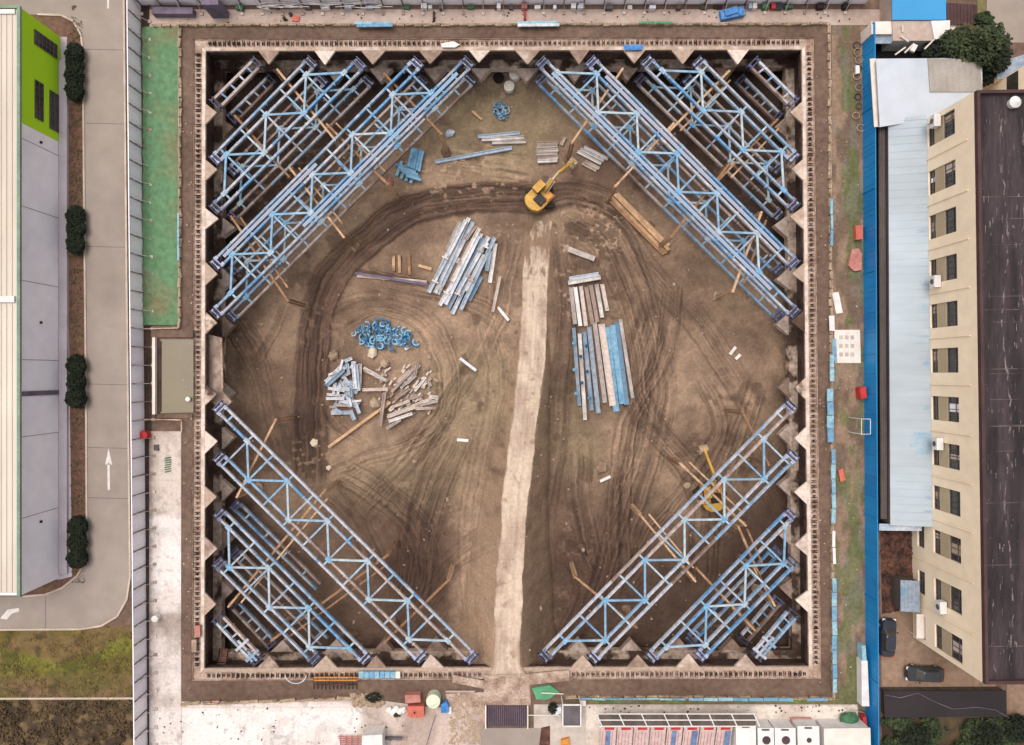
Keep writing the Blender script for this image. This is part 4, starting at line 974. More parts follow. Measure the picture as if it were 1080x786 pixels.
for c, r, l in [((543, 80), .75, 'white round drum beside the dark hole near the top wall'), ((537, 91), .7, 'white round drum below the other one near the top wall'), ((238.5, 401), .6, 'white round drum beside the left wall')]:
    p = W(c[0], c[1], ZF + 1); z = floor_z(p.x, p.y) if c[0] > 300 else -5.4
    t = thing('drum', l, 'drum', (p.x, p.y, z)); M().cyl((p.x, p.y, z), (p.x, p.y, z + .9), r, 20).build('body', 'white', t)
    M().cyl((p.x, p.y, z + .9), (p.x, p.y, z + .96), r * .8, 20, r * .7).build('lid', 'cream_white', t)
p = W(526, 82.5, ZF + 1); z = floor_z(p.x, p.y) + .05
mm_ = M(); mm_.cyl((p.x, p.y, z), (p.x, p.y, z + .12), .75, 16); tag(mm_.build('sump_pit', 'alley'), 'small dark sump hole beside the white drums near the top wall', 'sump')
# rubble everywhere: uncountable
rb_m = M()
for i in range(1500):
    x = U(240, 840); y = U(75, 690)
    dens = .25 + (1.0 if 60 < y < 140 and 470 < x < 580 else 0) + (.6 if 225 < y < 260 and 560 < x < 660 else 0) + (.4 if 290 < y < 480 and 340 < x < 480 else 0)
    if U(0, 1.2) > dens: continue
    p = W(x, y, ZF); rb_m.rock((p.x, p.y, floor_z(p.x, p.y) + .03), U(.06, .2) if U(0, 1) < .93 else U(.2, .42))
o = rb_m.build('rubble', 'clod'); o['kind'] = 'stuff'; tag(o, 'scattered clods and small stones on the brown pit floor', 'rubble')

# ------------------------------------------------------------------ excavators
def excavator(label, c_px, ang_body, boom_px, ang_track, col_='yellow'):
    p = W(c_px[0], c_px[1], ZF + 2.2); z = ZF + .15; o = Vector((p.x, p.y, z))
    t = thing('excavator', label, 'excavator', tuple(o), 'excavators')
    Rt = Matrix.Rotation(ang_track, 3, 'Z'); Rb = Matrix.Rotation(ang_body, 3, 'Z')
    for sy in (-1.15, 1.15):
        tr = M(); prof = [(-1.9, .45), (-1.7, .12), (-1.4, 0), (1.4, 0), (1.7, .12), (1.9, .45), (1.7, .75), (1.4, .88), (-1.4, .88), (-1.7, .75)]
        vs = [o + Rt @ Vector((a, sy - .28, b)) for a, b in prof] + [o + Rt @ Vector((a, sy + .28, b)) for a, b in prof]; n = len(prof)
        tr.add(vs, [tuple(range(n - 1, -1, -1)), tuple(range(n, 2 * n))] + [(i, (i + 1) % n, n + (i + 1) % n, n + i) for i in range(n)])
        for j in range(12): tr.box(o + Rt @ Vector((-1.6 + j * .29, sy, .9)), (.08, .56, .05), ang_track)
        tr.build('crawler_track', 'rubber', t)
    M().box(o + Vector((0, 0, .6)), (2.2, 1.9, .5), ang_track).cyl(o + Vector((0, 0, .8)), o + Vector((0, 0, 1.05)), .7, 16).build('undercarriage', 'grey_dark', t)
    B = lambda x, y, zz: o + Rb @ Vector((x, y, zz))
    # house deck with rounded counterweight
    deck = [(1.3, -1.35), (1.3, 1.35), (-1.0, 1.4), (-1.7, 1.2), (-2.1, .6), (-2.2, 0), (-2.1, -.6), (-1.7, -1.2), (-1.0, -1.4)]
    M().prism([tuple(B(a, b, 0)[:2]) for a, b in deck], z + 1.05, z + 1.75).build('upper_body', col_, t)
    cw = [(-1.15, -1.42), (-1.15, 1.42), (-1.75, 1.22), (-2.15, .62), (-2.26, 0), (-2.15, -.62), (-1.75, -1.22)]
    M().prism([tuple(B(a, b, 0)[:2]) for a, b in cw], z + 1.0, z + 2.2).build('counterweight', col_, t)
    M().box(B(-.45, -.35, z * 0 + 2.0), (1.2, 1.3, .5), ang_body).build('engine_hood', 'dark', t)
    M().cyl(B(-.8, -.9, 2.1), B(-.8, -.9, 2.75), .08, 8).build('exhaust_pipe', 'grey_dark', t)
    M().box(B(.55, .85, 2.25), (1.5, .95, 1.1), ang_body).build('cab', 'glass_dark', t)
    M().box(B(.55, .85, 2.84), (1.55, 1.0, .08), ang_body).build('cab_roof', col_, t)
    M().box(B(.6, -.95, 1.95), (1.2, .6, .4), ang_body).build('tool_box', 'orange', t)
    e = W(boom_px[0], boom_px[1], ZF + 2.2); d = Vector((e.x - o.x, e.y - o.y, 0)); L = d.length; u = d.normalized()
    R0 = o + Vector((0, 0, 1.6)) + u * .9
    e1 = o + u * (L * .52) + Vector((0, 0, 4.4)); e2 = o + u * (L * .96) + Vector((0, 0, 2.2)); e3 = o + u * (L * 1.0) + Vector((0, 0, .7))
    k1 = R0 + (e1 - R0) * .5 + Vector((0, 0, .75))
    M().beam(R0, k1, .42, .6).beam(k1, e1, .36, .45).build('boom', col_, t)
    M().beam(e1 - u * .35 + Vector((0, 0, .25)), e2, .3, .38).build('stick', 'yellow', t)
    v = Vector((-u.y, u.x, 0))
    M().cyl(R0 + v * .34 - u * .1, k1 + v * .34, .09, 8).cyl(R0 - v * .34, k1 - v * .34, .09, 8).cyl(k1 + Vector((0, 0, .35)), e1 + Vector((0, 0, .4)), .09, 8).build('hydraulic_ram', 'steel_grey', t)
    bk = M(); pr = [(0, .1), (.55, -.1), (.8, -.6), (.5, -1.05), (-.1, -1.1), (-.4, -.8), (.1, -.7), (.35, -.45), (.2, -.2)]
    vs = []
    for s in (-.55, .55):
        for a, b in pr: vs.append(e2 + u * (a * .9 - .2) + v * s + Vector((0, 0, b + .1)))
    n = len(pr); bk.add(vs, [tuple(range(n)), tuple(range(2 * n - 1, n - 1, -1))] + [(i, n + i, n + (i + 1) % n, (i + 1) % n) for i in range(n)])
    for s in (-.45, -.15, .15, .45): bk.box(e2 - u * .55 + v * s + Vector((0, 0, -.75)), (.25, .1, .1), math.atan2(u.y, u.x))
    bk.build('bucket', 'stone', t)
    M().beam(B(-1.2, 1.3, 2.25), B(.2, 1.3, 2.25), .05, .05).beam(B(-1.2, -1.3, 2.25), B(.2, -1.3, 2.25), .05, .05).build('handrail', 'orange', t)
    return t
excavator('yellow excavator working at the upper end of the ramp, boom reaching up right', (570, 206), math.atan2(36, 36), (606, 169), .1)
excavator('yellow excavator half hidden under the bottom right truss, boom pointing up', (752, 522), math.radians(98), (742, 472), .6)

# ------------------------------------------------------------------ low barriers along the pit
def barrier(side, p0, p1, step, label, banners=(), m='barrier', hgt_=.55):
    a, b = W(*p0, 0), W(*p1, 0); L = (b - a).length; u = (b - a).normalized(); v = Vector((-u.y, u.x, 0)); c = (a + b) / 2
    t = thing('edge_barrier', label, 'barrier', tuple(c), 'low barriers round the pit'); n = int(L / step)
    n = min(n, 95); step = L / n
    pm = M()
    for i in range(n):
        q = a + u * step * i; jit = U(-.07, .07)
        pm.box(q + u * step * .5 + v * jit + Vector((0, 0, .16 + U(-.02, .03))), (step * U(.78, .97), U(.22, .36), .3), math.atan2(u.y, u.x) + U(-.14, .14))
    pm.build('sandbag_row', m, t)
    rl = M(); rl.beam(a + Vector((0, 0, hgt_)), b + Vector((0, 0, hgt_)), .05, .05)
    for i in range(0, n + 1, 2): rl.beam(a + u * step * i, a + u * step * i + Vector((0, 0, hgt_)), .05, .05)
    rl.build('guard_rail', 'rail_steel', t)
    for (f0, f1, w, mm2, dd) in banners:
        q0 = a + u * L * f0; q1 = a + u * L * f1; nn_ = max(1, int((f1 - f0) * L / 1.6))
        for i in range(nn_):
            s0 = q0 + (q1 - q0) * i / nn_ + v * dd; s1 = q0 + (q1 - q0) * (i + .95) / nn_ + v * (dd + U(-.06, .06))
            M().beam(s0 + Vector((0, 0, hgt_ + .1)), s1 + Vector((0, 0, hgt_ + .1 + U(-.05, .05))), w * U(.85, 1.1), .06).build('banner', mm2, t)
    return t
barrier('w', (190.5, 30), (190.5, 346), 1.2, 'low sandbag and rail barrier between the green net and the left wall', [(.62, .78, .2, 'banner_blue', 0)])
barrier('n', (162, 27.5), (872, 26), 1.1, 'low cream barrier with sandbags along the top edge path', [(.30, .355, .3, 'banner_blue', 0), (.54, .6, .3, 'banner_blue', 0), (.72, .77, .22, 'net_bright', 0)])
barrier('e', (873.5, 27), (878, 736), 1.1, 'long barrier right of the pit hung with light blue banners', [(.26, .33, .3, 'banner_blue', 0), (.49, .53, .5, 'banner_blue', -.1), (.54, .62, .75, 'banner_blue', -.35), (.63, .74, .5, 'banner_blue', 0), (.75, .8, .4, 'white', 0), (.82, .99, .55, 'banner_blue', 0)])
barrier('s', (596, 734.5), (877, 735.5), 1.4, 'barrier below the pit hung with pale blue banners', [(.05, .45, .22, 'banner_blue', 0), (.46, .85, .4, 'banner_blue', 0), (.9, .98, .35, 'banner_blue', 0)])
barrier('s2', (192, 742), (375, 736), 2.2, 'low row of sandbags between the bottom path and the white slab')
# ------------------------------------------------------------------ hoardings
def hoarding(name, label, p0, p1, h, m, step, posts, brace=1, mp='grey_dark', skip=()):
    a, b = W(*p0, 0), W(*p1, 0); L = (b - a).length; u = (b - a).normalized(); v = Vector((-u.y, u.x, 0)); c = (a + b) / 2
    if v.dot(-a) < 0: v = -v     # towards the site
    t = thing(name, label, 'fence', tuple(c)); n = min(95, int(L / step)); step = L / n; ang = math.atan2(u.y, u.x)
    for i in range(n):
        q = a + u * step * (i + .5); pn = M().box(q + Vector((0, 0, h / 2)), (step - .03, .05, h), ang)
        for s in (-.25, .25): pn.box(q + u * step * s + v * .045 + Vector((0, 0, h / 2)), (.05, .02, h - .02), ang)
        pn.build('panel', m, t)
        if i % posts == 0:
            e = a + u * step * i
            M().beam(e + v * .12, e + v * .12 + Vector((0, 0, h + .02)), .09, .09).build('post', mp, t)
            if brace:
                M().beam(e + v * .12 + Vector((0, 0, h * .8)), e + v * 1.1 + Vector((0, 0, .1)), .06, .06).box(e + v * 1.15 + Vector((0, 0, .1)), (.35, .35, .2), ang).build('brace', 'steel_brown', t)
    M().beam(a + Vector((0, 0, h + .03)), b + Vector((0, 0, h + .03)), .1, .06).build('top_rail', m, t)
    return t
hoarding('site_hoarding', 'long grey panel hoarding between the left road and the site', (147, -110), (156.5, 900), 2.95, 'grey_panel', 2.2, 1, 1)
hoarding('site_hoarding', 'grey panel hoarding along the top edge of the site', (150, 5.5), (912, 4), 2.9, 'grey_panel', 2.4, 1, 1)
hoarding('site_hoarding', 'tall solid blue hoarding along the right side of the site', (909.5, 36), (914, 900), 2.9, 'fence_blue', 2.4, 4, 0, mp='fence_blue')
# ------------------------------------------------------------------ left industrial hall
ZR = 6.8
xw = W(63.6, 300, 0).x; yn = W(24, 8.5, ZR).y; ys = W(24, 628, ZR).y
t = thing('industrial_hall', 'long hall with cream ribbed roof, lilac side wall and lime green end panel', 'building', (xw - 20, 0, 0))
ysplit = W(24, 129.5, ZR).y
M().prism([(xw - 60, ys), (xw, ys), (xw, ysplit), (xw - 60, ysplit)], 0, ZR).build('side_wall', 'wall_lilac', t)
M().prism([(xw - 60, ysplit), (xw, ysplit), (xw, yn), (xw - 60, yn)], 0, ZR).build('green_wall', 'wall_green', t)
rf = M().prism([(xw - 60, ys + .3), (xw - .3, ys + .3), (xw - .3, yn - .3), (xw - 60, yn - .3)], ZR + .01, ZR + .15)
rf = rf.build('roof', 'roof_cream', t)
rbm = M(); x = xw - .9
while x > xw - 12: rbm.box((x, (ys + yn) / 2, ZR + .19), (.07, yn - ys - .8, .07)); x -= .62
rbm.build('roof_ribs', 'roof_cream', rf)
for y in (W(0, 316, ZR).y,): M().box((xw - 30, y, ZR + .3), (59, .7, .22)).build('ridge_cap', 'white', rf)
M().box((xw - .1, (ys + yn) / 2, ZR + .14), (.35, yn - ys + .2, .3)).box((xw - 30, yn, ZR + .14), (60, .3, .32)).build('parapet', 'roof_trim', t)
M().box((xw - 30, yn - .55, ZR + .26), (59, .5, .12)).build('end_flashing', 'white', t)
def wwin(y0, y1, z0, z1, nx, nz):
    w = M().box((xw + .03, (y0 + y1) / 2, (z0 + z1) / 2), (.06, abs(y1 - y0), z1 - z0)).build('window', 'glass_dark', t)
    fr = M()
    for i in range(nx + 1): fr.box((xw + .08, y0 + (y1 - y0) * i / nx, (z0 + z1) / 2), (.05, .07, z1 - z0 + .06))
    for i in range(nz + 1): fr.box((xw + .1, (y0 + y1) / 2, z0 + (z1 - z0) * i / nz), (.05, abs(y1 - y0) + .06, .07))
    fr.build('window_frame', 'grey_dark', w)
def hz(px): # px across the wall -> height
    return H - H * (540 - 63.6) / (540 - px)
z1, z0 = abs(hz(36)), abs(hz(59.5))
wwin(W(0, 31, z1).y, W(0, 46, z1).y, z0, z1, 3, 6)
z1, z0 = abs(hz(36.5)), abs(hz(45)); wwin(W(0, 84, z1).y, W(0, 124, z1).y, z0, z1, 6, 2)
z1, z0 = abs(hz(52)), abs(hz(61)); wwin(W(0, 95, z1).y, W(0, 135, z1).y, z0, z1, 6, 2)
sm = M()
for py in (157, 225, 300, 380, 458, 540): sm.box((xw + .015, W(0, py, 3).y, ZR / 2), (.02, .05, ZR - .3))
sm.build('panel_joint', 'grey_dark', t)
M().box((xw + .05, W(0, 414.5, 3).y, ZR / 2), (.12, .55, ZR - .2)).build('downpipe', 'purple_grey', t)
for py in (149, 340, 551): M().cyl((xw, W(0, py, 4).y, 3.6), (xw + .18, W(0, py, 4).y, 3.6), .16, 8).build('wall_vent', 'dark', t)
M().box((xw + .55, (ys + yn) / 2 - 1.2, .2), (1.0, yn - ys - 3.5, .4)).build('plinth', 'plinth', t)

# hedge shrubs
def shrub(label, px, py, rx, ry, hh, m='leaf_dark', n=500, name='hedge_shrub', cat='shrub', grp='hedge shrubs beside the hall', sz=.13):
    p = W(px, py, hh / 2); c = (p.x, p.y, 0); t = thing(name, label, cat, c, grp)
    M().cyl((p.x, p.y, 0), (p.x, p.y, hh * .5), .06, 6).build('stem', 'bark', t)
    f = M().leaves((p.x, p.y, hh * .55), (rx, ry, hh * .5), n, sz)
    for k in range(5):
        a = U(0, 6.28); f.leaves((p.x + rx * .5 * math.cos(a), p.y + ry * .5 * math.sin(a), hh * .6), (rx * .6, ry * .5, hh * .45), n // 6, sz)
    f.build('foliage', m, t); return t
k = 0
for y, l in [(57, 'northernmost hedge shrub beside the green wall'), (69, 'second hedge shrub beside the green wall'), (82, 'third hedge shrub beside the green wall'), (96, 'lowest hedge shrub beside the green wall'), (228, 'upper shrub of the lone dark pair by the lilac wall'), (241, 'middle of the dark clump by the lilac wall'), (258, 'lower shrub of the dark clump by the lilac wall'),
             (385, 'dark shrub level with the wall downpipe, upper'), (402, 'dark shrub level with the wall downpipe, middle'), (420, 'dark shrub level with the wall downpipe, lower'), (555, 'upper shrub at the road bend'), (572, 'middle shrub at the road bend'), (589, 'lowest shrub at the road bend')]:
    shrub('dense dark green ' + l, 79 + y * .006, y, U(1.0, 1.2), 1.3, U(1.3, 1.6), n=1300)
o = M()
for i in range(2600):
    y = U(18, 615); x = U(72, 86) + y * .006
    if U(0, 1) > .35 + .65 * (LAT[int(y / 3) % 256, 5] > .45): continue
    p = W(x, y, .1); o.leaves((p.x, p.y, .12), (.1, .1, .1), 1, .12)
o = o.build('ground_cover', 'leaf_autumn'); o['kind'] = 'stuff'; tag(o, 'low reddish brown ground cover in the bed beside the hall', 'ground cover')
def cover(x0, x1, y0, y1, n, m, name, label, cat, thr=.5, sz=(.08, .2), h=.15, sc_=9):
    o = M()
    xs = np.array([U(x0, x1) for _ in range(n)]); ys_ = np.array([U(y0, y1) for _ in range(n)]); f = fbm(xs / sc_ + 21, ys_ / sc_, 4)
    for x, y, v in zip(xs, ys_, f):
        if v < thr: continue
        p = W(x, y, .1); o.leaves((p.x, p.y, .05 + h * .6), (.25, .25, h), 2, U(*sz))
    o = o.build(name, m); o['kind'] = 'stuff'; tag(o, label, cat)
cover(-5, 139, 668, 737, 2600, 'weed_olive', 'weeds', 'olive weeds on the verge below the left road bend', 'weeds', .5, (.06, .14), .06)
cover(-5, 139, 740, 800, 5000, 'weed_brown', 'scrub_plants', 'dense brown and olive scrub in the bottom left corner', 'scrub', .46, (.1, .22), .16)
# ------------------------------------------------------------------ sump tank by the left wall
t = thing('water_tank', 'rectangular open settling tank with olive water beside the left wall', 'tank', tuple(W(185, 395, 0)))
mm_ = M(); q = pts([(162, 357), (204, 357), (204, 436), (162, 438)], .3)
M().beam(W(163.5, 356, .35), W(163.5, 437, .35), .35, .7).build('left_curb', 'cream_white', t)
M().beam(W(160, 352, .12), W(204, 352, .12), .9, .26).build('tank_wall', 'soil', t)
M().beam(W(166, 439, .12), W(203, 439, .12), .5, .2).build('tank_wall', 'soil', t)
M().prism([p[:2] for p in pts([(165.5, 357), (170, 360), (170, 434), (165.5, 436)], .1)], .03, .2).build('inner_ledge', 'mud_dark', t)
struct(M().sheet([p[:2] for p in pts([(169, 358), (204, 358), (204, 435), (169, 436)], .05)], .06).build('water', 'water'))
p = W(199, 421, .3); tag(M().cyl(p, p + Vector((0, 0, .3)), .28, 12).build('float_ball', 'cream_white'), 'small cream float at the lower right of the settling tank', 'float')
tag(M().beam(W(151, 442.5, .4), W(191.5, 443, .4), .12, .12).beam(W(191.5, 443, .4), W(191.5, 456, .4), .12, .12).build('pipe_rail', 'rail_steel'), 'cream pipe rail bending round the top of the concrete strip', 'rail')
tag(M().beam(W(151, 347, .4), W(188, 346, .4), .12, .12).build('pipe_rail', 'rail_steel'), 'straight cream pipe rail below the green net', 'rail')
def drum2(px, py, r, h, m, label, cat='barrel', name='barrel', z=0):
    p = W(px, py, z + h); t = thing(name, label, cat, (p.x, p.y, z))
    M().cyl((p.x, p.y, z), (p.x, p.y, z + h), r, 18).build('body', m, t); M().cyl((p.x, p.y, z + h), (p.x, p.y, z + h + .06), r * .85, 18, r * .5).build('lid', m, t)
drum2(150.5, 459, .5, 1.1, 'red', 'red barrel by the left hoarding above the concrete strip')
drum2(163, 653, .4, .8, 'white', 'small white barrel at the left edge of the concrete strip')
tag(M().box(W(165, 472, .1), (.6, .7, .15)).box(W(166, 474, .2), (.3, .3, .2)).build('drain_grate', 'grey_dark'), 'small dark drain grate at the top of the concrete strip', 'drain')
gm = M()
for i in range(7): gm.box(W(177 + .3 * math.sin(i), 483 + i * 2.4, .1), (.75, .12, .12), .2)
tag(gm.build('mat_stack', 'cloth_green'), 'small olive ribbed mat on the concrete strip', 'mat')

# ------------------------------------------------------------------ right-hand factory building
ZB = 12.5
A = Vector((W(1027, 97, ZB).x, W(1027, 97, ZB).y, 0)); B = Vector((W(1036, 720, ZB).x, W(1036, 720, ZB).y, 0))
u = (B - A).normalized(); nrm = Vector((u.y, -u.x, 0)); 
if nrm.x > 0: nrm = -nrm     # outward (west)
LB = (B - A).length; back = -nrm
t = thing('factory_building', 'cream three storey factory with dark flat roof along the right edge', 'building', tuple((A + B) / 2 + back * 9))
D = 24
def fb(m, s0, s1, d0, d1, z0, z1):   # box: s along facade, d depth behind face
    P = [A + u * s0 + back * d0, A + u * s1 + back * d0, A + u * s1 + back * d1, A + u * s0 + back * d1]
    return m.prism([p[:2] for p in P], z0, z1)
fb(M(), .3, LB - .3, .45, D, 0, ZB - .2).build('core', 'wall_cream_dull', t)
bays = [131, 184, 233, 282, 331, 380, 432, 482, 530.5, 579.5, 633, 684]
sc_ = [(Vector((0, (393 - y) * (H - 8.3) / F, 0)) - A).dot(Vector((0, u.y, 0))) / (u.y * u.y) for y in bays]
wh = 1.38
wall = M(); prev = 0
for s in sc_:
    fb(wall, prev, s - wh, 0, .45, 0, ZB); prev = s + wh
    fb(wall, s - wh, s + wh, .0, .45, 9.35, ZB); fb(wall, s - wh, s + wh, 0, .45, 2.6, 4.4); fb(wall, s - wh, s + wh, 0, .45, 0, 1.2)
fb(wall, prev, LB, 0, .45, 0, ZB)
wall.build('facade', 'wall_cream', t)
fb(M(), 0, .45, .45, D, 0, ZB).build('north_wall', 'wall_cream', t); fb(M(), LB - .45, LB, .45, D, 0, ZB).build('south_wall', 'wall_cream', t)
for s in sc_: fb(M(), s - wh, s + wh, .12, .45, 5.5, 7.2).build('spandrel', 'wall_cream_dull', t)
for s in sc_:
    for (z0, z1, nv) in ((4.4, 5.5, 4), (7.2, 9.35, 4), (1.2, 2.6, 3)):
        w = fb(M(), s - wh, s + wh, .3, .36, z0, z1).build('window', 'glass_dark', t)
        fr = M()
        for i in range(nv + 1):
            ss = s - wh + .04 + (2 * wh - .08) * i / nv; fb(fr, ss - .035, ss + .035, .22, .3, z0, z1)
        for zz in (z0 + .04, z1 - .04, z0 + (z1 - z0) * .62): fb(fr, s - wh, s + wh, .2, .29, zz - .035, zz + .035)
        fr.build('window_frame', 'grey_dark', w)
        if U(0, 1) < .35: s2 = s - wh + U(.1, 1.2); fb(M(), s2, s2 + U(.5, 1.2), .285, .298, z0 + .1, z1 - .1).build('blind', rnd.choice(['wall_cream_dull', 'grey_panel', 'steel_brown']), w)
dp = M()
for i in range(0, 11):
    sm_ = (sc_[i] + sc_[i + 1]) / 2
    dp.cyl(A + u * sm_ + nrm * .1, A + u * sm_ + nrm * .1 + Vector((0, 0, ZB - 1)), .06, 6)
dp.build('downpipes', 'wall_cream', t)
roof = fb(M(), .35, LB - .35, .45, D - .4, ZB - .19, ZB + .02).build('roof', 'roof_black', t)
pp = M(); fb(pp, 0.01, LB - .01, .01, .34, ZB + .003, ZB + .5); fb(pp, .01, .34, .35, D, ZB + .003, ZB + .5); fb(pp, LB - .34, LB - .01, .35, D, ZB + .003, ZB + .5); pp.build('parapet', 'parapet_brown', t)
sf = M()
for s in np.arange(2.5, LB - 1, 2.7):
    if U(0, 1) < .35: fb(sf, s, s + .035, .7 + U(0, 1), 3 + U(0, 3), ZB + .022, ZB + .03)
for s in (11, 22.8, 29, 35, 43, 49.5, 58): fb(sf, s, s + .05, .6, 9, ZB + .022, ZB + .034)
for dd, w in ((3.0, .1), (5.0, .06), (6.6, .08)):
    q = []; s = 1.5
    while s < LB - 1.5:
        q.append(A + u * s + back * (dd + .35 * math.sin(s * .33 + dd) + U(-.12, .12))); s += .7
    for a_, b_ in zip(q[:-1], q[1:]):
        if U(0, 1) < .72: sf.beam(a_ + Vector((0, 0, ZB + .03)), b_ + Vector((0, 0, ZB + .03)), w * U(.5, 2.6), .02)
for i in range(330):
    s = U(1, LB - 1); d = U(.7, 7); L_ = U(.1, .9)
    if U(0, 1) < .6: fb(sf, s, s + L_, d, d + U(.03, .12), ZB + .022, ZB + .028)
    else: fb(sf, s, s + .07, d, d + .07, ZB + .022, ZB + .036)
sf.build('roof_lap_joints', 'roof_scuff', roof)
q = W(1074, 106, ZB + 1); vt = M().cyl((q.x, q.y, ZB + .02), (q.x, q.y, ZB + .6), .5, 16).cyl((q.x, q.y, ZB + .6), (q.x, q.y, ZB + .95), .62, 16, .15)
tag(vt.build('roof_vent', 'white'), 'white round ventilator on the dark roof near its top corner', 'vent')
# lettering-free faint edge by the roof; air conditioners on the facade
for (x, y, z, l) in [(992, 128, 6.6, 'highest on the facade'), (995, 297, 6.2, 'fourth bay from the top'), (996, 468, 6.2, 'eighth bay from the top'), (1003, 640, 6.4, 'second bay from the bottom')]:
    p = W(x, y, z); s = (Vector((p.x, p.y, 0)) - A).dot(u); c = A + u * s + nrm * .45
    ac = thing('air_conditioner', 'white outdoor air conditioning unit, ' + l, 'air conditioner', (c.x, c.y, z - .5), 'air conditioners on the factory wall'); ang = math.atan2(u.y, u.x)
    M().box((c.x, c.y, z), (1.35, .75, .9), ang).build('casing', 'white', ac)
    M().cyl(c + nrm * .38 + Vector((0, 0, z)), c + nrm * .42 + Vector((0, 0, z)), .3, 16).build('fan_grille', 'grey_dark', ac)
    M().box((c.x - nrm.x * .1, c.y, z - .5), (1.2, .7, .06), ang).build('bracket', 'steel_grey', ac)
p = W(975, 661, 2.2); tag(M().box((p.x, p.y, 2.1), (1.7, 2.9, .12), 0, 0, -.12).beam((p.x - .7, p.y - 1.3, 0), (p.x - .7, p.y - 1.3, 2), .08, .08).beam((p.x - .7, p.y + 1.3, 0), (p.x - .7, p.y + 1.3, 2), .08, .08).build('door_canopy', 'cream_white'), 'cream canopy over the yard door near the parked cars', 'canopy')
# north wing further back
t = thing('factory_wing', 'cream wing with window behind the top corner of the factory', 'building', tuple(W(1090, 70, 0)))
xa = W(1037, 95, 0).x; yb = W(1037, 97, 0).y + .2
M().prism([(xa, A.y + .3), (xa + 25, A.y + .3), (xa + 25, yb), (xa, yb)], 0, ZB - 1).build('wall', 'wall_cream', t)
M().box((xa - .02, (A.y + yb) / 2 + 1.3, 5), (.06, 2.4, 1.8)).build('window', 'glass_dark', t)
M().prism([(xa + .2, A.y + .5), (xa + 24.8, A.y + .5), (xa + 24.8, yb - .2), (xa + .2, yb - .2)], ZB - .99, ZB - .8).build('roof', 'roof_black', t)

# ------------------------------------------------------------------ sheds between hoarding and factory
sheet('alley_ground', [(914, 40), (1030, 40), (965, 560), (918, 560)], 'alley', .02)  # near-black: shade of the gap behind the hoarding put into the ground colour
t = thing('lean_to_shed', 'long lean-to shed with pale blue grey sheet roof against the factory', 'shed', tuple(W(955, 340, 0)))
za, zb = 3.4, 4.35
n0, s0 = W(937, 125, za).y, W(937, 554, za).y
x0 = W(937, 340, za).x
def fx(y): # facade x at world y
    return A.x + (B.x - A.x) * (y - A.y) / (B.y - A.y)
rfv = [(x0, n0, za), (fx(n0) - .02, n0, zb), (fx(s0) - .02, s0, zb), (x0 + .25, s0, za)]
rm = M().add([*rfv] + [(x, y, z - .12) for x, y, z in rfv], [(3, 2, 1, 0), (4, 5, 6, 7), (0, 1, 5, 4), (1, 2, 6, 5), (2, 3, 7, 6), (3, 0, 4, 7)]).build('roof', 'roof_pale', t)
rs_ = M(); y = n0 - .4
while y > s0 + .3:
    f = (y - n0) / (s0 - n0); xx = x0 + .25 * f
    rs_.beam((xx + .02, y, za + .015), (fx(y) - .1, y, zb + .015), .05, .03); y -= .9
rs_.build('roof_ribs', 'roof_pale', rm)
st = M()
for (py, w, L_) in [(468, 2.6, 2.2), (243, .5, 1.4), (325, .6, 1.2), (355, .3, 1.0), (383, .4, .9), (430, .5, .9), (136, .8, .8), (525, .4, .8), (300, .3, .9), (540, .3, .9)]:
    y = W(975, py, zb).y
    for i in range(6):
        ww = w / 6 * .8; yy = y + (i - 2.5) * w / 6; l2 = L_ * U(.5, 1); xf = fx(yy) - .1; sl = (zb - za) / (fx(yy) - x0)
        M().beam((xf - l2, yy, zb - sl * (l2 + .1) + .015), (xf, yy, zb - sl * .1 + .015), ww, .012).build('roof_stain', 'roof_blue_stain', rm)
M().prism([(x0 + .1, n0 - .1), (fx(n0) - .05, n0 - .1), (fx(s0) - .05, s0 + .1), (x0 + .35, s0 + .1)], 0, za - .13).build('wall', 'shed_grey', t)
M().prism([(x0 - .75, n0), (x0 - .02, n0), (x0 + .22, s0 + .6), (x0 - .5, s0 + .6)], 2.5, 2.7).build('gutter_shelf', 'shed_grey', t)
gl = M()
for o_ in (-.6, -.35, -.12): gl.beam((x0 + o_, n0, 2.75), (x0 + o_ + .24, s0 + .6, 2.75), .06, .1)
gl.build('gutter_pipes', 'grey_dark', t)
M().beam(W(927, 556, 2.9), W(972, 556.5, 2.9), .8, .1).build('end_canopy', 'steel_lilac', t)
# two roofed sheds at the top
t = thing('white_roof_shed', 'wide shed with pale bluish white roof above the lean-to', 'shed', tuple(W(975, 95, 0)))
z = 3.8
P = [W(924, 62, z), W(1036, 61, z), W(1036, 97, z), W(1027, 97, z), W(979, 126, z), W(928, 134, z)]
M().prism([p[:2] for p in P], z - .15, z).build('roof', 'roof_white', t)
P2 = [W(927, 65, z), W(1034, 65, z), W(1026, 95, z), W(979, 122, z), W(929, 130, z)]
M().prism([p[:2] for p in P2], 0, z - .16).build('wall', 'shed_grey', t)
M().prism([p[:2] for p in pts([(978.5, 61.5), (1033, 63), (1036, 97), (981, 97)], z + .1)], z + .003, z + .12).build('patched_roof', 'roof_corr', t)
cr2 = M()
for i in range(8): cr2.beam(W(984 + i * 6.6, 62.8, z + .13), W(986 + i * 6.6, 96.3, z + .13), .07, .03)
cr2.build('corrugation', 'roof_corr', t)
M().beam(W(920.5, 62, 3.2), W(925, 134, 3.2), .7, .1).build('side_canopy', 'cream_white', t)
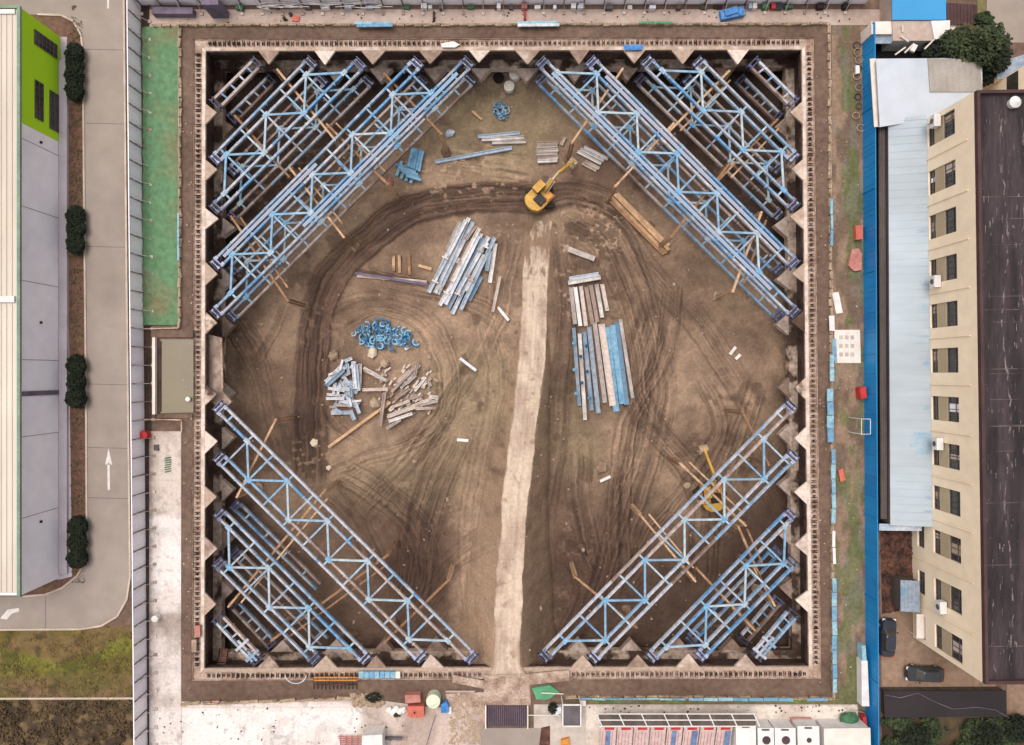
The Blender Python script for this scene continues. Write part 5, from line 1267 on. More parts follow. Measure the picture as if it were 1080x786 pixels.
def blockhouse(name, label, cat, poly, h, mroof, mwall, ribs=0, grp=None):
    c = W(sum(p[0] for p in poly) / len(poly), sum(p[1] for p in poly) / len(poly), h)
    t = thing(name, label, cat, (c.x, c.y, 0), grp); P = [W(*p, h) for p in poly]
    M().prism([tuple((p + (c - p) * .03)[:2]) for p in P], 0, h - .12).build('wall', mwall, t)
    M().prism([p[:2] for p in P], h - .12, h).build('roof', mroof, t)
    if ribs:
        r = M()
        for i in range(1, ribs): r.beam(P[0] + (P[1] - P[0]) * i / ribs + Vector((0, 0, .03)), P[3] + (P[2] - P[3]) * i / ribs + Vector((0, 0, .03)), .05, .06)
        r.build('roof_ribs', mroof, t)
    return t
blockhouse('blue_roof_building', 'building with plain bright blue roof at the top edge', 'building', [(941, -40), (997.5, -40), (998, 21), (941, 21)], 3.0, 'roof_blue', 'pavement', 0)
blockhouse('dark_roof_building', 'building with dark maroon roof right of the blue roof', 'building', [(998.5, 3), (1031, 5), (1031, 25.5), (999, 25.5)], 2.9, 'parapet_brown', 'wall_cream', 9)
blockhouse('site_cabin', 'white flat topped cabin with pipes just below the blue roof', 'cabin', [(941, 22), (984, 22), (986, 43), (942, 43)], 2.8, 'pavement', 'white')
blockhouse('site_cabin', 'bright white cabin with panels at the right end of the cabins', 'cabin', [(982, 22), (1002, 21.5), (1002, 37), (986, 42)], 3.1, 'white', 'white')
blockhouse('site_cabin', 'small cream room with hollow top at the head of the blue hoarding', 'cabin', [(919, 23), (940.5, 22.5), (940.5, 36), (919, 36)], 2.6, 'cream_white', 'cream_white')
blockhouse('small_annex', 'small cream annex below the dark maroon roof', 'annex', [(1002, 26), (1031, 26), (1032, 37), (1003, 42)], 2.5, 'cream_white', 'wall_cream')
blockhouse('blue_roof_annex', 'partly seen blue roof behind the dark tree at the right edge', 'building', [(1050, 67), (1085, 56), (1085, 80), (1052, 84)], 3.5, 'steel_blue', 'wall_cream')
tag(M().prism([p[:2] for p in pts([(921, 36.5), (940.5, 36.5), (940.5, 46), (921, 46)], 2.2)], 2.05, 2.2).build('awning', 'steel_blue'), 'small light blue awning below the cream room', 'awning')
for i, (a, b) in enumerate([((952, 27), (952, 34)), ((950, 38), (958, 44)), ((985, 42), (975, 52)), ((955, 50), (944, 58)), ((962, 48), (954, 56))]):
    tag(M().cyl(W(*a, 3.1), W(*b, 2.9), .1, 6).build('pipe', 'cream_white'), 'thin white pipe, ' + ['standing on the white cabin', 'crossing the cabin edge', 'long one over the dark gap right', 'low one over the dark gap left', 'second one over the dark gap left'][i], 'pipe')
tag(M().box(W(963, 51, 2.8), (.6, .9, .35), -.5).build('duct_box', 'white'), 'white box standing in the dark gap between cabins and shed', 'box')
sheet('side_road', [(1041, -60), (1200, -60), (1200, 45), (1041, 45)], 'asphalt', .02)
sheet('grass_patch', [(1031, -60), (1041, -60), (1041, 40), (1031, 40)], 'grass_side', .024)
def tree(label, px, py, r, hh, m, n=900, name='tree'):
    p = W(px, py, hh * .8); t = thing(name, label, 'tree', (p.x, p.y, 0), 'trees at the top right')
    tr = M().cyl((p.x, p.y, 0), (p.x, p.y, hh * .55), .22, 8, .12)
    cs = []
    for k in range(6):
        a = k * 1.05 + U(0, .6); q = Vector((p.x + r * .6 * math.cos(a), p.y + r * .6 * math.sin(a), hh * U(.6, .9))); cs.append(q)
        tr.cyl((p.x, p.y, hh * .45), q, .09, 6, .03)
    tr.build('trunk', 'bark', t)
    f = M(); f.leaves((p.x, p.y, hh * .78), (r * .7, r * .7, hh * .25), n // 3, .2, 0)
    for q in cs: f.leaves(q, (r * .5, r * .45, hh * .17), n // 8, .2, 0)
    f.build('crown', m, t)
for i, (x, y, r, h, m, l) in enumerate([(1000, 52, 1.9, 4, 'leaf_dark', 'leftmost dark green tree beside the white cabin'), (1014, 47, 2.3, 5, 'leaf_mid', 'mid green tree in the middle of the top right group'), (1022, 38, 1.6, 4.5, 'leaf_autumn', 'olive brown tree below the cream annex'), (1030, 56, 2.3, 4.5, 'leaf_dark', 'dark tree overhanging the corrugated roof'), (1044, 46, 2.4, 6, 'leaf_mid', 'large green tree beside the side road'), (1050, 58, 2.0, 5.5, 'leaf_dark', 'dark tree above the blue annex roof'), (1043, 73, 1.7, 4, 'leaf_dark', 'dark low tree squeezed by the factory corner'), (985, 54, 1.3, 3, 'leaf_dark', 'small dark bush over the gap above the shed'), (1036, 24, 1.2, 3.5, 'leaf_mid', 'small green tree between dark roof and side road')]):
    tree(l, x, y, r, h, m, 1900)

# ------------------------------------------------------------------ yard with cars
sheet('yard', [(928, 558), (1050, 558), (1050, 732), (930, 732)], 'yard', .02)
sheet('yard_rubble', [(928, 560), (966, 560), (966, 612), (948, 618), (942, 645), (930, 648)], 'rubble_red', .026)
o = M()
for i in range(160):
    p = W(U(931, 963), U(562, 645), .2); o.rock((p.x, p.y, .1), U(.1, .4))
o = o.build('yard_debris', 'rubble_red'); o['kind'] = 'stuff'; tag(o, 'reddish junk and broken bricks in the yard behind the blue hoarding', 'debris')
blockhouse('yard_shed', 'small blue grey shed leaning on the factory wall in the yard', 'shed', [(950, 612), (970, 613), (970, 646), (950, 645)], 2.4, 'steel_blue', 'shed_grey', 5)
def car(label, px, py, ang, m):
    p = W(px, py, .8); o = Vector((p.x, p.y, .02)); t = thing('parked_car', label, 'car', tuple(o), 'cars in the yard'); R = Matrix.Rotation(ang, 3, 'Z')
    L, Wd = 4.7, 1.85
    def hull(rings, name, m2, par=t):
        mm_ = M(); vs = []; fs = []; n = len(rings[0])
        for rg in rings: vs += [o + R @ Vector(v) for v in rg]
        for i in range(len(rings) - 1):
            for j in range(n): fs.append((i * n + j, i * n + (j + 1) % n, (i + 1) * n + (j + 1) % n, (i + 1) * n + j))
        fs.append(tuple(range(n - 1, -1, -1))); fs.append(tuple(range((len(rings) - 1) * n, len(rings) * n)))
        return mm_.add(vs, fs).build(name, m2, par, smooth=False)
    def ring(l, w, z, r=.5, sh=0):
        o_ = []
        for sx, sy in ((1, 1), (-1, 1), (-1, -1), (1, -1)):
            for a in (0, 1, 2):
                th = a * math.pi / 4
                cx, cy = sx * (l / 2 - r), sy * (w / 2 - r)
                q = {(1, 1): 0, (-1, 1): 1, (-1, -1): 2, (1, -1): 3}[(sx, sy)] * math.pi / 2 + th
                o_.append((cx + r * math.cos(q) + sh, cy + r * math.sin(q), z))
        return o_
    hull([ring(4.5, 1.7, .25), ring(4.7, 1.85, .45), ring(4.65, 1.82, .75), ring(4.35, 1.62, .95)], 'body', m)
    gh = hull([ring(2.9, 1.5, .94, .3, -.25), ring(1.9, 1.2, 1.42, .25, -.3)], 'windows', 'glass_dark')
    hull([ring(1.75, 1.18, 1.425, .25, -.3), ring(1.6, 1.05, 1.47, .25, -.3)], 'roof', m)
    for sx in (-1.4, 1.4):
        for sy in (-.85, .85):
            w = M().cyl(o + R @ Vector((sx, sy - .1, .33)), o + R @ Vector((sx, sy + .1, .33)), .33, 14).build('wheel', 'rubber', t)
            M().cyl(o + R @ Vector((sx, sy - .11, .33)), o + R @ Vector((sx, sy + .11, .33)), .2, 10).build('rim', 'steel_grey', w)
    for sy in (-.65, .65):
        M().box(o + R @ Vector((2.2, sy, .72)), (.25, .32, .14), ang).build('headlight', 'white', t); M().box(o + R @ Vector((-2.24, sy, .75)), (.18, .3, .14), ang).build('tail_light', 'red', t)
    for sy in (-.98, .98): M().box(o + R @ Vector((.75, sy, .98)), (.16, .16, .12), ang).build('mirror', m, t)
car('dark car parked lengthwise beside the blue hoarding', 937, 673, math.pi / 2 - .05, 'car_blue')
car('black car parked crosswise in front of the factory corner', 976, 711.5, math.pi - .06, 'car_black')
blockhouse('flat_black_roof', 'long low building with flat black roof below the yard', 'building', [(932, 729), (1061, 728.5), (1062, 756), (933, 757)], 1.2, 'black_roof', 'shed_grey')
cb = [W(x, y, 1.25) for x, y in ((933, 733), (950, 736), (968, 731), (985, 740), (1005, 748), (1030, 746), (1050, 749), (1064, 757))]
tag(M().tube(cb, .04, 5).build('cable', 'purple_grey'), 'thin grey cable snaking over the flat black roof', 'cable')
sheet('scrubland', [(930, 757), (1300, 757), (1300, 1100), (930, 1100)], 'scrub', .02)
sheet('pavement', [(1062, 722), (1200, 722), (1200, 758), (1062, 758)], 'yard', .026)
cover(931, 1085, 757, 800, 7000, 'leaf_mid', 'undergrowth', 'dark overgrown undergrowth below the flat black roof', 'undergrowth', .42, (.12, .32), .6, 14)
for i, (x, y, w_) in enumerate([(1072, 768, 'at the right edge'), (1040, 776, 'left of the one at the right edge'), (965, 778, 'near the hoarding end')]): shrub('large dark bush in the bottom right undergrowth, ' + w_, x, y, 1.9, 1.7, 1.6, 'leaf_dark', 500, 'bush', 'bush', 'bushes in the bottom right corner', .2)
# ------------------------------------------------------------------ things on the right verge
def slab(name, label, cat, poly, z0, z1, m, grp=None):
    return tag(M().prism([p[:2] for p in pts(poly, z1)], z0, z1).build(name, m), label, cat, grp)
slab('steel_sheet', 'narrow tilted white sheet on the right verge', 'sheet', [(877.5, 309), (884.5, 308), (889, 330), (882, 331)], .03, .12, 'white')
slab('concrete_pad', 'large square cream slab with faded prints on the right verge', 'slab', [(880, 348), (907, 348), (908, 383), (881, 383)], .03, .15, 'cream_white')
sm_ = M()
for i in range(3):
    for j in range(3): sm_.box(W(887 + j * 6, 356 + i * 9, .158), (.45, .5, .006), U(-.2, .2))
tag(sm_.build('faded_print', 'concrete'), 'faded grey prints on the square cream slab', 'print')
slab('white_plank', 'tall white board beside the square slab', 'board', [(874.5, 333), (880, 333), (880.5, 349), (875, 349)], .6, .66, 'white')
slab('blue_sheet', 'torn light blue sheet along the left side of the square slab', 'sheet', [(876, 358), (882, 357), (883, 383), (877, 379)], .16, .2, 'banner_blue')
slab('red_box', 'rust red box against the blue hoarding, upper right', 'box', [(902.5, 238), (910, 237.5), (910, 252), (903, 253)], .03, .7, 'coral')
slab('cloth_heap', 'pink brown heap of bags below the rust red box', 'heap', [(899, 263), (906, 262), (909, 268), (909, 285), (901, 286), (895, 280)], .03, .45, 'pinkbox')
slab('red_bin', 'bright red bin against the blue hoarding, middle right', 'bin', [(907, 409), (913.5, 408), (914.5, 420), (908, 421)], .03, 1.2, 'red')
fr = M()
for a, b in (((908.5, 442), (918, 442)), ((918, 442), (918, 458)), ((918, 458), (908.5, 458)), ((908.5, 458), (908.5, 442))): fr.beam(W(*a, 3.1), W(*b, 3.1), .06, .06)
for c in ((908.5, 442), (908.5, 458)): p = W(*c, 3.1); fr.beam((p.x, p.y, 0), p, .08, .08)
tag(fr.build('warning_gantry', 'white'), 'small white square frame straddling the top of the blue hoarding', 'frame')
slab('traffic_cone_bag', 'salmon coloured bag lying on the right verge', 'bag', [(884, 496), (889, 494), (892, 506), (887, 509)], .03, .35, 'coral')
slab('white_board', 'long white board lying by the lower end of the blue hoarding', 'board', [(908.5, 697), (915, 697), (917, 745), (909, 745)], .1, 1.3, 'white')
slab('pale_board', 'pale green board on top of the long white board', 'board', [(909, 681), (913, 681), (914, 697), (909.5, 697)], .1, 1.3, 'banner_blue')
for i, (x, y) in enumerate([(904, 48), (905, 55), (906, 63), (905, 72), (904, 80), (906, 92), (905, 102), (903, 122), (908, 135), (906, 112)]):
    rg = M(); p = W(x, y, .2); r = U(.35, .5)
    prr = [Vector((p.x + r * math.cos(a * .52), p.y + r * math.sin(a * .52), .15 + .03 * (a % 3))) for a in range(13)]
    rg.tube(prr, .045, 5)
    tag(rg.build('hose_coil', ['rust_steel', 'ochre_steel', 'steel_brown'][i % 3]), 'coiled rusty hose on the verge beside the top of the blue hoarding', 'hose coil', 'hose coils')
slab('white_sack', 'white sack among the hose coils', 'sack', [(902.5, 69), (906.5, 69), (907, 77), (903, 78)], .2, .5, 'white')
# ------------------------------------------------------------------ things along the top hoarding
p = W(772, 14.5, .5)
bt = M(); bt.box((p.x, p.y, .45), (2.9, 1.1, .6), .2).box((p.x - .2, p.y + .1, .85), (1.6, .8, .3), .3).rock((p.x + .9, p.y + .1, .7), .6)
tag(bt.build('tarp_bundle', 'tarp_blue'), 'bright blue tarpaulin bundle on the top path', 'tarp')
slab('red_mat', 'small red cloth on the top path near the left', 'cloth', [(308, 16), (316, 17), (315, 22.5), (308, 22)], .03, .2, 'coral')
for i, (x, y) in enumerate([(306, 14.5), (299.5, 19)]):
    drum2(x, y, .22, .4, 'dark', ['small black bucket above the red cloth', 'small black bucket left of the red cloth'][i], 'bucket', 'bucket')
slab('container_roof', 'long purple grey container at the left end of the top path', 'container', [(160, 7), (203, 8), (203, 14.5), (160, 14.5)], .03, 1.0, 'purple_grey')
slab('dark_box', 'dark purple box on the top hoarding line', 'box', [(212, -2), (230, -2), (230, 5), (212, 5)], .03, 3.2, 'purple_grey')
for x, w, m, l in [(808, 7, 'cloth_green', 'green crate in the row by the top hoarding'), (816, 4, 'red', 'red crate in the row by the top hoarding'), (822, 8, 'car_blue', 'dark blue crate in the row by the top hoarding'), (796, 5, 'white', 'white crate left of the coloured crates'), (792, 4, 'steel_lilac', 'pale lilac crate left of the coloured crates'), (866, 7, 'rust_steel', 'rusty heap near the top right path end'), (893, 6, 'rust_steel', 'rusty heap close to the cabins'), (526, 4, 'white', 'white bag by the top hoarding left of the middle'), (447, 6, 'white', 'white crate by the top hoarding above the left trusses'), (605, 5, 'white', 'white bin by the top hoarding right of the middle'), (613, 5, 'steel_lilac', 'lilac bin beside the white bin'), (553, 6, 'pinkbox', 'pink box by the top hoarding')]:
    slab('crate', l, 'crate', [(x - w / 2, 3), (x + w / 2, 3), (x + w / 2, 8.5), (x - w / 2, 8.5)], .03, .7, m)
for i, x in enumerate([457.5, 553.5]):
    bl = M()
    for j in range(4): q = W(x, 13 + j * 2.6, .3); bl.cyl((q.x, q.y, 0), (q.x, q.y, .5 + .1 * j), .16, 8, .1)
    tag(bl.build('bollard_set', 'red' if i else 'rust_steel'), ['rusty post group on the path above the left trusses', 'red and white post group above the pit middle'][i], 'posts')
tg = M()
for i in range(40):
    x = U(270, 390); y = U(2, 8); q = W(x, y, 1); tg.cyl(q, q + Vector((U(.8, 3), U(-.3, .3), U(-.2, .3))), .04, 5)
o = tg.build('pole_tangle', 'steel_grey'); tag(o, 'tangle of thin grey poles piled by the top hoarding', 'poles'); o['kind'] = 'stuff'
slab('banner_roll', 'long pale blue banner roll lying on the top kerb, left of the middle', 'banner', [(376, 25.5), (414, 25), (414, 28), (376, 28.5)], .6, .75, 'banner_blue')
slab('banner_roll', 'long lilac banner roll lying on the top kerb, near the middle', 'banner', [(546, 25), (590, 24.5), (590, 27.5), (546, 28)], .6, .75, 'steel_lilac')
slab('tarp_sheet', 'small blue sheet on the capping beam near the top right', 'sheet', [(658, 47), (679, 47), (677, 52.5), (659, 53)], -.05, .06, 'tarp_blue')
slab('white_tarp', 'crumpled white sheet on the capping beam near the top middle', 'sheet', [(465, 46), (478, 43.5), (485, 47), (480, 50), (466, 50)], -.05, .08, 'white')
# ------------------------------------------------------------------ bottom middle
def ipx(lst, z): return [p for p in pts(lst, z)]
t = thing('wheel_wash', 'dark steel grid wheel wash at the foot of the ramp entrance', 'wheel wash', tuple(W(534, 755, 0)))
M().prism([p[:2] for p in pts([(512.5, 744), (556, 744), (556, 766), (512.5, 766)], .1)], .03, .06).build('pit', 'grate', t)
gb = M()
for i in range(22): gb.beam(W(513 + i * 2, 744, .12), W(513 + i * 2, 766, .12), .06, .08)
gb.build('grid_bars', 'purple_grey', t)
for x in (512.3, 556.6): M().beam(W(x, 743.5, .25), W(x, 768, .25), .14, .45).build('side_rail', 'cream_white', t)
slab('steel_plate', 'pale steel plate bridging the wall left of the ramp', 'plate', [(478, 712), (514, 719), (512, 727), (477, 720)], -.02, .1, 'cap_concrete')
slab('steel_plate', 'pale steel plate bridging the wall right of the ramp', 'plate', [(556, 711), (600, 707), (601, 718), (557, 722.5)], -.02, .1, 'cap_concrete')
sheet('sand_bed', [(470, 732), (512, 730), (512, 790), (474, 800), (478, 765)], 'cap_concrete', .027)
sheet('concrete_apron', [(511, 712), (558, 711), (560, 744), (510, 744)], 'cap_concrete', .018)
slab('green_sheet', 'crumpled green net right of the ramp entrance', 'net', [(561, 726), (580, 723), (590, 730), (578, 738), (566, 738)], .03, .3, 'net_bright')
tag(M().cyl(W(571, 731, .5), W(594, 732, .5), .07, 6).build('pole', 'cream_white'), 'thin white pole lying over the green net', 'pole')
tag(M().cyl(W(470, 729.5, .3), W(501, 729.5, .3), .12, 6).cyl(W(484, 730, .2), W(484, 733, .2), .25, 6).build('pipe', 'pavement'), 'pinkish pipe on the path left of the ramp entrance', 'pipe')
tag(M().beam(W(557, 754.5, .9), W(590, 754.5, .9), .08, .08).beam(W(557, 754.5, .0), W(557, 754.5, .9), .08, .08).beam(W(590, 754.5, .0), W(590, 754.5, .9), .08, .08).build('boom_gate', 'cream_white'), 'thin white boom gate right of the wheel wash', 'gate')
slab('rust_panel', 'rust red steel sheet below the boom gate', 'sheet', [(571, 768), (580, 766), (580, 800), (567, 800)], .035, .12, 'rubble_red')
t = thing('guard_booth', 'small open booth with white frame roof and dark panel right of the wheel wash', 'booth', tuple(W(603, 755, 0)))
fr = M()
for a, b in (((593.5, 743.5), (612.5, 743.5)), ((612.5, 743.5), (612.5, 766)), ((612.5, 766), (593.5, 766)), ((593.5, 766), (593.5, 743.5))): fr.beam(W(*a, 2.3), W(*b, 2.3), .14, .14)
for c in ((593.5, 743.5), (612.5, 743.5), (612.5, 766), (593.5, 766)): p = W(*c, 2.3); fr.beam((p.x, p.y, 0), p, .1, .1)
fr.build('frame', 'white', t)
M().prism([p[:2] for p in pts([(594.3, 744.5), (611.7, 744.5), (611.7, 765), (594.3, 765)], 2.1)], 2.05, 2.12).build('roof_panel', 'grey_dark', t)
slab('blue_cooler', 'small light blue box left of the guard booth', 'box', [(585, 747), (592, 746), (592, 753), (586, 754)], .03, .8, 'steel_lilac')
shrub('small dark green shrub left of the guard booth', 583, 747, .6, .7, 1.0, 'leaf_dark', 200, 'bush', 'bush', None, .12)
slab('orange_sack', 'orange sack below the guard booth at the picture edge', 'sack', [(592, 781), (600, 779), (602, 800), (591, 800)], .04, .5, 'orange')
slab('white_block', 'white block at the top right of the guard booth', 'block', [(611, 739), (618, 739.5), (618, 745), (613, 745)], .04, .8, 'cream_white')
# cargo near the left of the ramp
t = thing('generator', 'coral red machine box with small knob below the pink box', 'machine', tuple(W(438, 750, 0)))
M().prism([p[:2] for p in pts([(429.5, 745), (447, 745), (447, 757), (430, 757)], 1.1)], .03, 1.1).build('housing', 'coral', t); M().cyl(W(437, 752, 1.1), W(437, 752, 1.3), .12, 8).build('knob', 'rust_steel', t)
slab('pink_box', 'dull pink box above the coral machine', 'box', [(427, 733.5), (443, 733), (443.5, 741), (427.5, 742)], .03, 1.0, 'pinkbox')
drum2(456.8, 740, .85, 1.3, 'tank', 'large pale green round water tank beside the coral machine', 'tank', 'water_tank')
slab('blue_box', 'small blue box right of the pale round tank', 'box', [(465, 743), (471, 740), (473, 745), (473, 752), (465, 752)], .03, .8, 'tarp_blue')
slab('white_box', 'tiny white box beside the small blue box', 'box', [(473.5, 746), (476, 746), (476, 753), (472, 753)], .03, .5, 'white')
wm = M(); 
for i in range(5): q = W(411 + i * 3.4, 749 + (i % 2) * 2, .3); wm.rock((q.x, q.y, .25), .45)
tag(wm.build('white_bags', 'white'), 'cluster of white bags left of the coral machine', 'bags')
slab('dark_bag', 'dark bag below the white bags', 'bag', [(414, 752), (421, 751.5), (422, 756), (416, 757)], .03, .4, 'mud_dark')
gm = M()
for i in range(90): q = W(U(372, 404), U(733, 745), .2); gm.rock((q.x, q.y, .1), U(.12, .4), .7)
o = gm.build('gravel_heap', 'clod'); o['kind'] = 'stuff'; tag(o, 'grey rubble heap at the edge of the white slab', 'heap')
shrub('small dark weed tuft behind the grey rubble heap', 394, 735.5, 1.1, .6, .6, 'leaf_dark', 200, 'bush', 'bush', None, .12)
gm = M()
for i in range(260): q = W(U(474, 508), U(735, 786), .2); gm.rock((q.x, q.y, .05), U(.06, .22), .5)
o = gm.build('gravel_heap', 'stone'); o['kind'] = 'stuff'; tag(o, 'pale sand and stones heaped left of the wheel wash', 'heap')
blockhouse('white_kiosk', 'white roofed kiosk cut by the bottom edge', 'kiosk', [(382, 776), (403, 775), (404, 800), (382, 800)], 2.4, 'white', 'white')
rk = M()
for i in range(5): rk.cyl(W(356 + i, 777 + i * 2.2, .5), W(381, 777 + i * 2.2, .5), .07, 5)
for i in range(4): rk.cyl(W(359 + i * 6, 776, .4), W(359 + i * 6, 788, .4), .07, 5)
tag(rk.build('pipe_rack', 'pinkbox'), 'reddish pipes lying left of the white kiosk', 'pipes')
tag(M().beam(W(404, 778.5, .5), W(424, 779, .5), .3, .3).build('dark_rail', 'grey_dark'), 'dark rail right of the white kiosk', 'rail')
tag(M().tube([W(460, 754, .06), W(456, 765, .06), W(450, 786, .06)], .05, 5).build('hose', 'purple_grey'), 'thin dark hose curving down from the round tank', 'hose')
# on the capping beam, bottom left
t = thing('guard_cage', 'orange and rusty guard rack on the lower path left of the ramp', 'rack', tuple(W(353, 716, 0)))
for y in (714.5, 717.5): M().beam(W(331, y, .9), W(376.5, y, .9), .12, .12).build('rail', 'orange', t)
pm = M()
for i in range(12): pm.beam(W(331 + i * 4.1, 713, .9), W(331 + i * 4.1, 727, .1), .08, .08)
pm.build('bars', 'rust_steel', t)
M().beam(W(331, 722, .45), W(376, 722, .45), .1, .1).build('mid_rail', 'rubble_red', t)
t = thing('pale_blue_barrier', 'pale blue and white barrier lying on the bottom capping beam', 'barrier', tuple(W(400, 711, 0)))
for i in range(8): M().prism([p[:2] for p in pts([(378.5 + i * 5.5, 708.5), (383.5 + i * 5.5, 708.5), (383.5 + i * 5.5, 715.5), (378.5 + i * 5.5, 715.5)], .2)], -.1, .2 + .03 * (i % 2)).build('panel', 'banner_blue' if i < 7 else 'cream_white', t)
t = thing('pit_stair', 'rusty red stair ladder going down into the bottom left corner', 'ladder', tuple(W(230, 720, 0)))
a, b = W(227, 741, .3), W(236.5, 684, -5.2); v = Vector((.55, 0, 0))
M().beam(a - v, b - v, .09, .15).build('stringer', 'rubble_red', t); M().beam(a + v, b + v, .09, .15).build('stringer', 'rubble_red', t)
for i in range(22): q = a + (b - a) * (i + .5) / 22; M().beam(q - v, q + v, .12, .05).build('tread', 'pinkbox', t)
hm = M()
for i in range(24):
    an = i * .26; q = W(312 + 11 * math.cos(an), 712 + 9 * abs(math.sin(an)) , .1); q2 = W(312 + 11 * math.cos(an + .26), 712 + 9 * abs(math.sin(an + .26)), .1)
    if math.sin(an) >= 0: hm.cyl(q, q2, .05, 5)
tag(hm.build('hose', 'steel_lilac'), 'thin pale hose loop on the bottom path left of the orange rack', 'hose')
slab('pink_crate', 'pink crate on the left capping beam near the bottom', 'crate', [(205.5, 660), (211, 660), (211, 672), (205.5, 672)], -.1, .25, 'pinkbox')
slab('cream_crate', 'cream crate on the left capping beam just below the pink one', 'crate', [(202, 675), (207, 675), (207, 688), (202, 688)], -.1, .25, 'cap_concrete')
# ------------------------------------------------------------------ notice board row at the bottom
hb = 2.6
t = thing('notice_shelter', 'row of notice boards under a glazed white framed canopy at the bottom edge', 'notice boards', tuple(W(714, 775, 0)))
cx0, cx1 = 631, 797
cp = [W(cx0, 753, hb), W(cx1, 753, hb), W(cx1, 766.5, hb), W(cx0 + 3, 766.5, hb)]
M().prism([p[:2] for p in cp], hb - .05, hb).build('canopy', 'shed_grey', t)
fr = M()
for y in (753, 759.5, 766): fr.beam(W(cx0, y, hb + .06), W(cx1, y, hb + .06), .1, .1)
for i in range(8): x = cx0 + (cx1 - cx0) * i / 7; fr.beam(W(x - 2, 753, hb + .05), W(x + 4, 766, hb + .05), .12, .14)
fr.build('canopy_frame', 'white', t)
yb = W(0, 767.2, hb).y
for i in range(8):
    xa_ = W(634 + i * 17.6, 767, hb).x; xb_ = W(634 + (i + 1) * 17.6, 767, hb).x; w = xb_ - xa_; xm = (xa_ + xb_) / 2
    # boards lean back on their shelter so their faces are seen from above
    Z0, Z1 = 2.2, .5
    def bd(mm_, u0, u1, v0, v1, lift):
        f = lambda uu, vv: Vector((xa_ + w * uu, yb - .05 - 4.4 * vv, Z0 - (Z0 - Z1) * vv + lift))
        mm_.add([f(u0, v0), f(u1, v0), f(u1, v1), f(u0, v1), f(u0, v0) - Vector((0, 0, .02)), f(u1, v0) - Vector((0, 0, .02)), f(u1, v1) - Vector((0, 0, .02)), f(u0, v1) - Vector((0, 0, .02))],
                [(3, 2, 1, 0), (4, 5, 6, 7), (0, 1, 5, 4), (1, 2, 6, 5), (2, 3, 7, 6), (3, 0, 4, 7)]); return mm_
    pb = bd(M(), .04, .96, .0, 1, 0).build('board', 'poster', t)
    bd(M(), .25, .82, .05, .13, .03).build('heading', 'red', pb)
    st = M()
    for j in range(4): bd(st, .12 + .2 * j, .15 + .2 * j, .2, .98, .03)
    st.build('text_lines', 'pinkbox', pb)
    if i in (0, 4, 5, 7): bd(M(), .35 if i % 2 == 0 else .55, .62 if i % 2 == 0 else .9, .16, .98, .045).build('picture', 'poster_blue', pb)
    M().beam((xa_, yb, 0), (xa_, yb, hb), .1, .1).build('post', 'white', t)
def tent(px0, px1, y0, label, hole):
    t = blockhouse('white_container', label, 'container', [(px0, y0), (px1, y0), (px1 + 1, 810), (px0 + 1, 810)], 2.3, 'white', 'white', 0, 'white boxes at the bottom edge')
    if hole:
        q = W((px0 + px1) / 2 + 1, 781, 2.35); M().cyl((q.x, q.y, 2.3), (q.x, q.y, 2.36), .5 if hole == 2 else .3, 12).build('vent_hole', 'grate', t)
    q = W((px0 + px1) / 2, y0 + 2, 2.35); M().box((q.x, q.y, 2.33), (.9, .2, .05)).build('hatch', 'grey_dark', t)
tent(776, 797, 765, 'narrow white framed box next to the notice boards', 0)
tent(799, 816, 768, 'white box with dark round vent right of the notice boards', 2)
tent(817, 839, 768, 'white box with star shaped dark vent, middle one', 2)
tent(841, 864, 766, 'white box with small black vent, right one', 1)
blockhouse('white_container', 'largest plain white roof in the bottom right of the site', 'container', [(869, 768.5), (918, 768), (919, 810), (870, 810)], 2.5, 'cream_white', 'white')
slab('brown_bench', 'dull pink brown bench above the white boxes', 'bench', [(834, 757.5), (856, 757.5), (856, 764.5), (835, 764.5)], .4, .55, 'pinkbox')
p = W(897, 760, .8); gm = M(); gm.rock((p.x, p.y, .7), 1.0, .7).rock((p.x - .7, p.y + .1, .5), .7, .7).rock((p.x + .5, p.y + .3, .6), .8, .6)
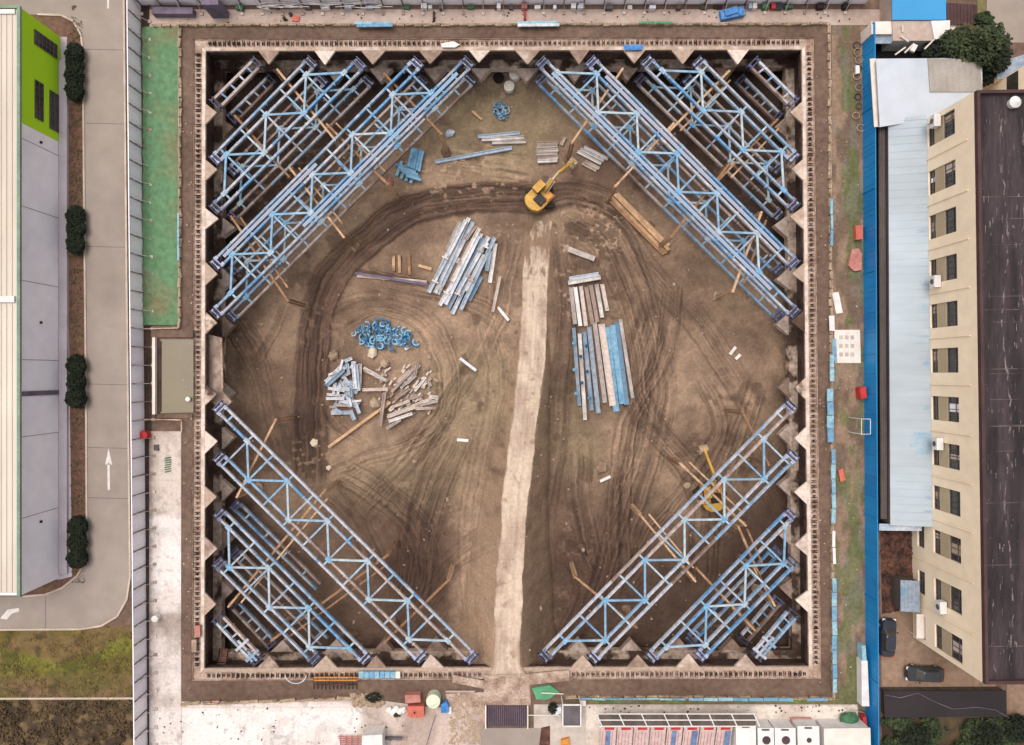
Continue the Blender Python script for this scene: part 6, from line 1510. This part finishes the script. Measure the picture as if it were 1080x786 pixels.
tag(gm.build('green_tarp_heap', 'cloth_green'), 'dull green tarpaulin heap at the end of the blue hoarding', 'tarp')
slab('red_flag_box', 'narrow red box beside the green tarpaulin heap', 'box', [(910, 757), (913.5, 756), (915.5, 772), (912, 772)], .04, 1.0, 'red')
tag(M().tube([W(896, 748, 1.5), W(905, 750, 1.7), (W(912, 752, .1))], .06, 5).build('pipe', 'steel_brown'), 'bent brown pipe above the green tarpaulin heap', 'pipe')
def litter(n, x0, x1, y0, y1, label, r=(.06, .2), m='cream_white', nm='litter'):
    o = M()
    for i in range(n):
        p = W(U(x0, x1), U(y0, y1), .1); o.rock((p.x, p.y, .08), U(*r), .4)
    o = o.build(nm, m); o['kind'] = 'stuff'; tag(o, label, 'litter')
litter(45, 879, 907, 40, 735, 'small pale litter scattered over the right verge', (.03, .12), 'pavement')
litter(60, 160, 900, 12, 25, 'small grey litter and stones along the top path', (.04, .14), 'mud_dark')
litter(50, 192, 205, 60, 730, 'small pale crumbs on the left soil strip', (.04, .12), 'pavement')
litter(50, 859, 872, 40, 730, 'small pale crumbs on the right soil strip', (.04, .12), 'pavement')
litter(40, 620, 905, 744, 752, 'dark crumbs on the cream slab above the notice boards', (.05, .15), 'mud_dark')
litter(70, 160, 440, 745, 784, 'dark crumbs and stains on the bottom left slab', (.04, .14), 'mud_dark')
rr_ = random.Random(5)
for i in range(26):
    x = 250 + i * 24.5 + rr_.uniform(-8, 8); w = rr_.uniform(3, 9)
    if 765 < x < 830: continue
    c_, mt = rr_.choice([('grey', 'grey_dark'), ('pale', 'steel_lilac'), ('brown', 'shed_grey'), ('white', 'white'), ('rusty', 'rust_steel'), ('green', 'cloth_green')])
    slab('site_crate', 'small %s crate by the top hoarding, number of many along the path' % c_, 'crate', [(x - w / 2, 5.5), (x + w / 2, 5.2), (x + w / 2, 5.5 + rr_.uniform(2.5, 4.5)), (x - w / 2, 9)], .03, rr_.uniform(.25, .8), mt, 'small crates by the top hoarding')['label'] = 'small %s crate lying among the odds and ends by the top hoarding' % c_
clean()
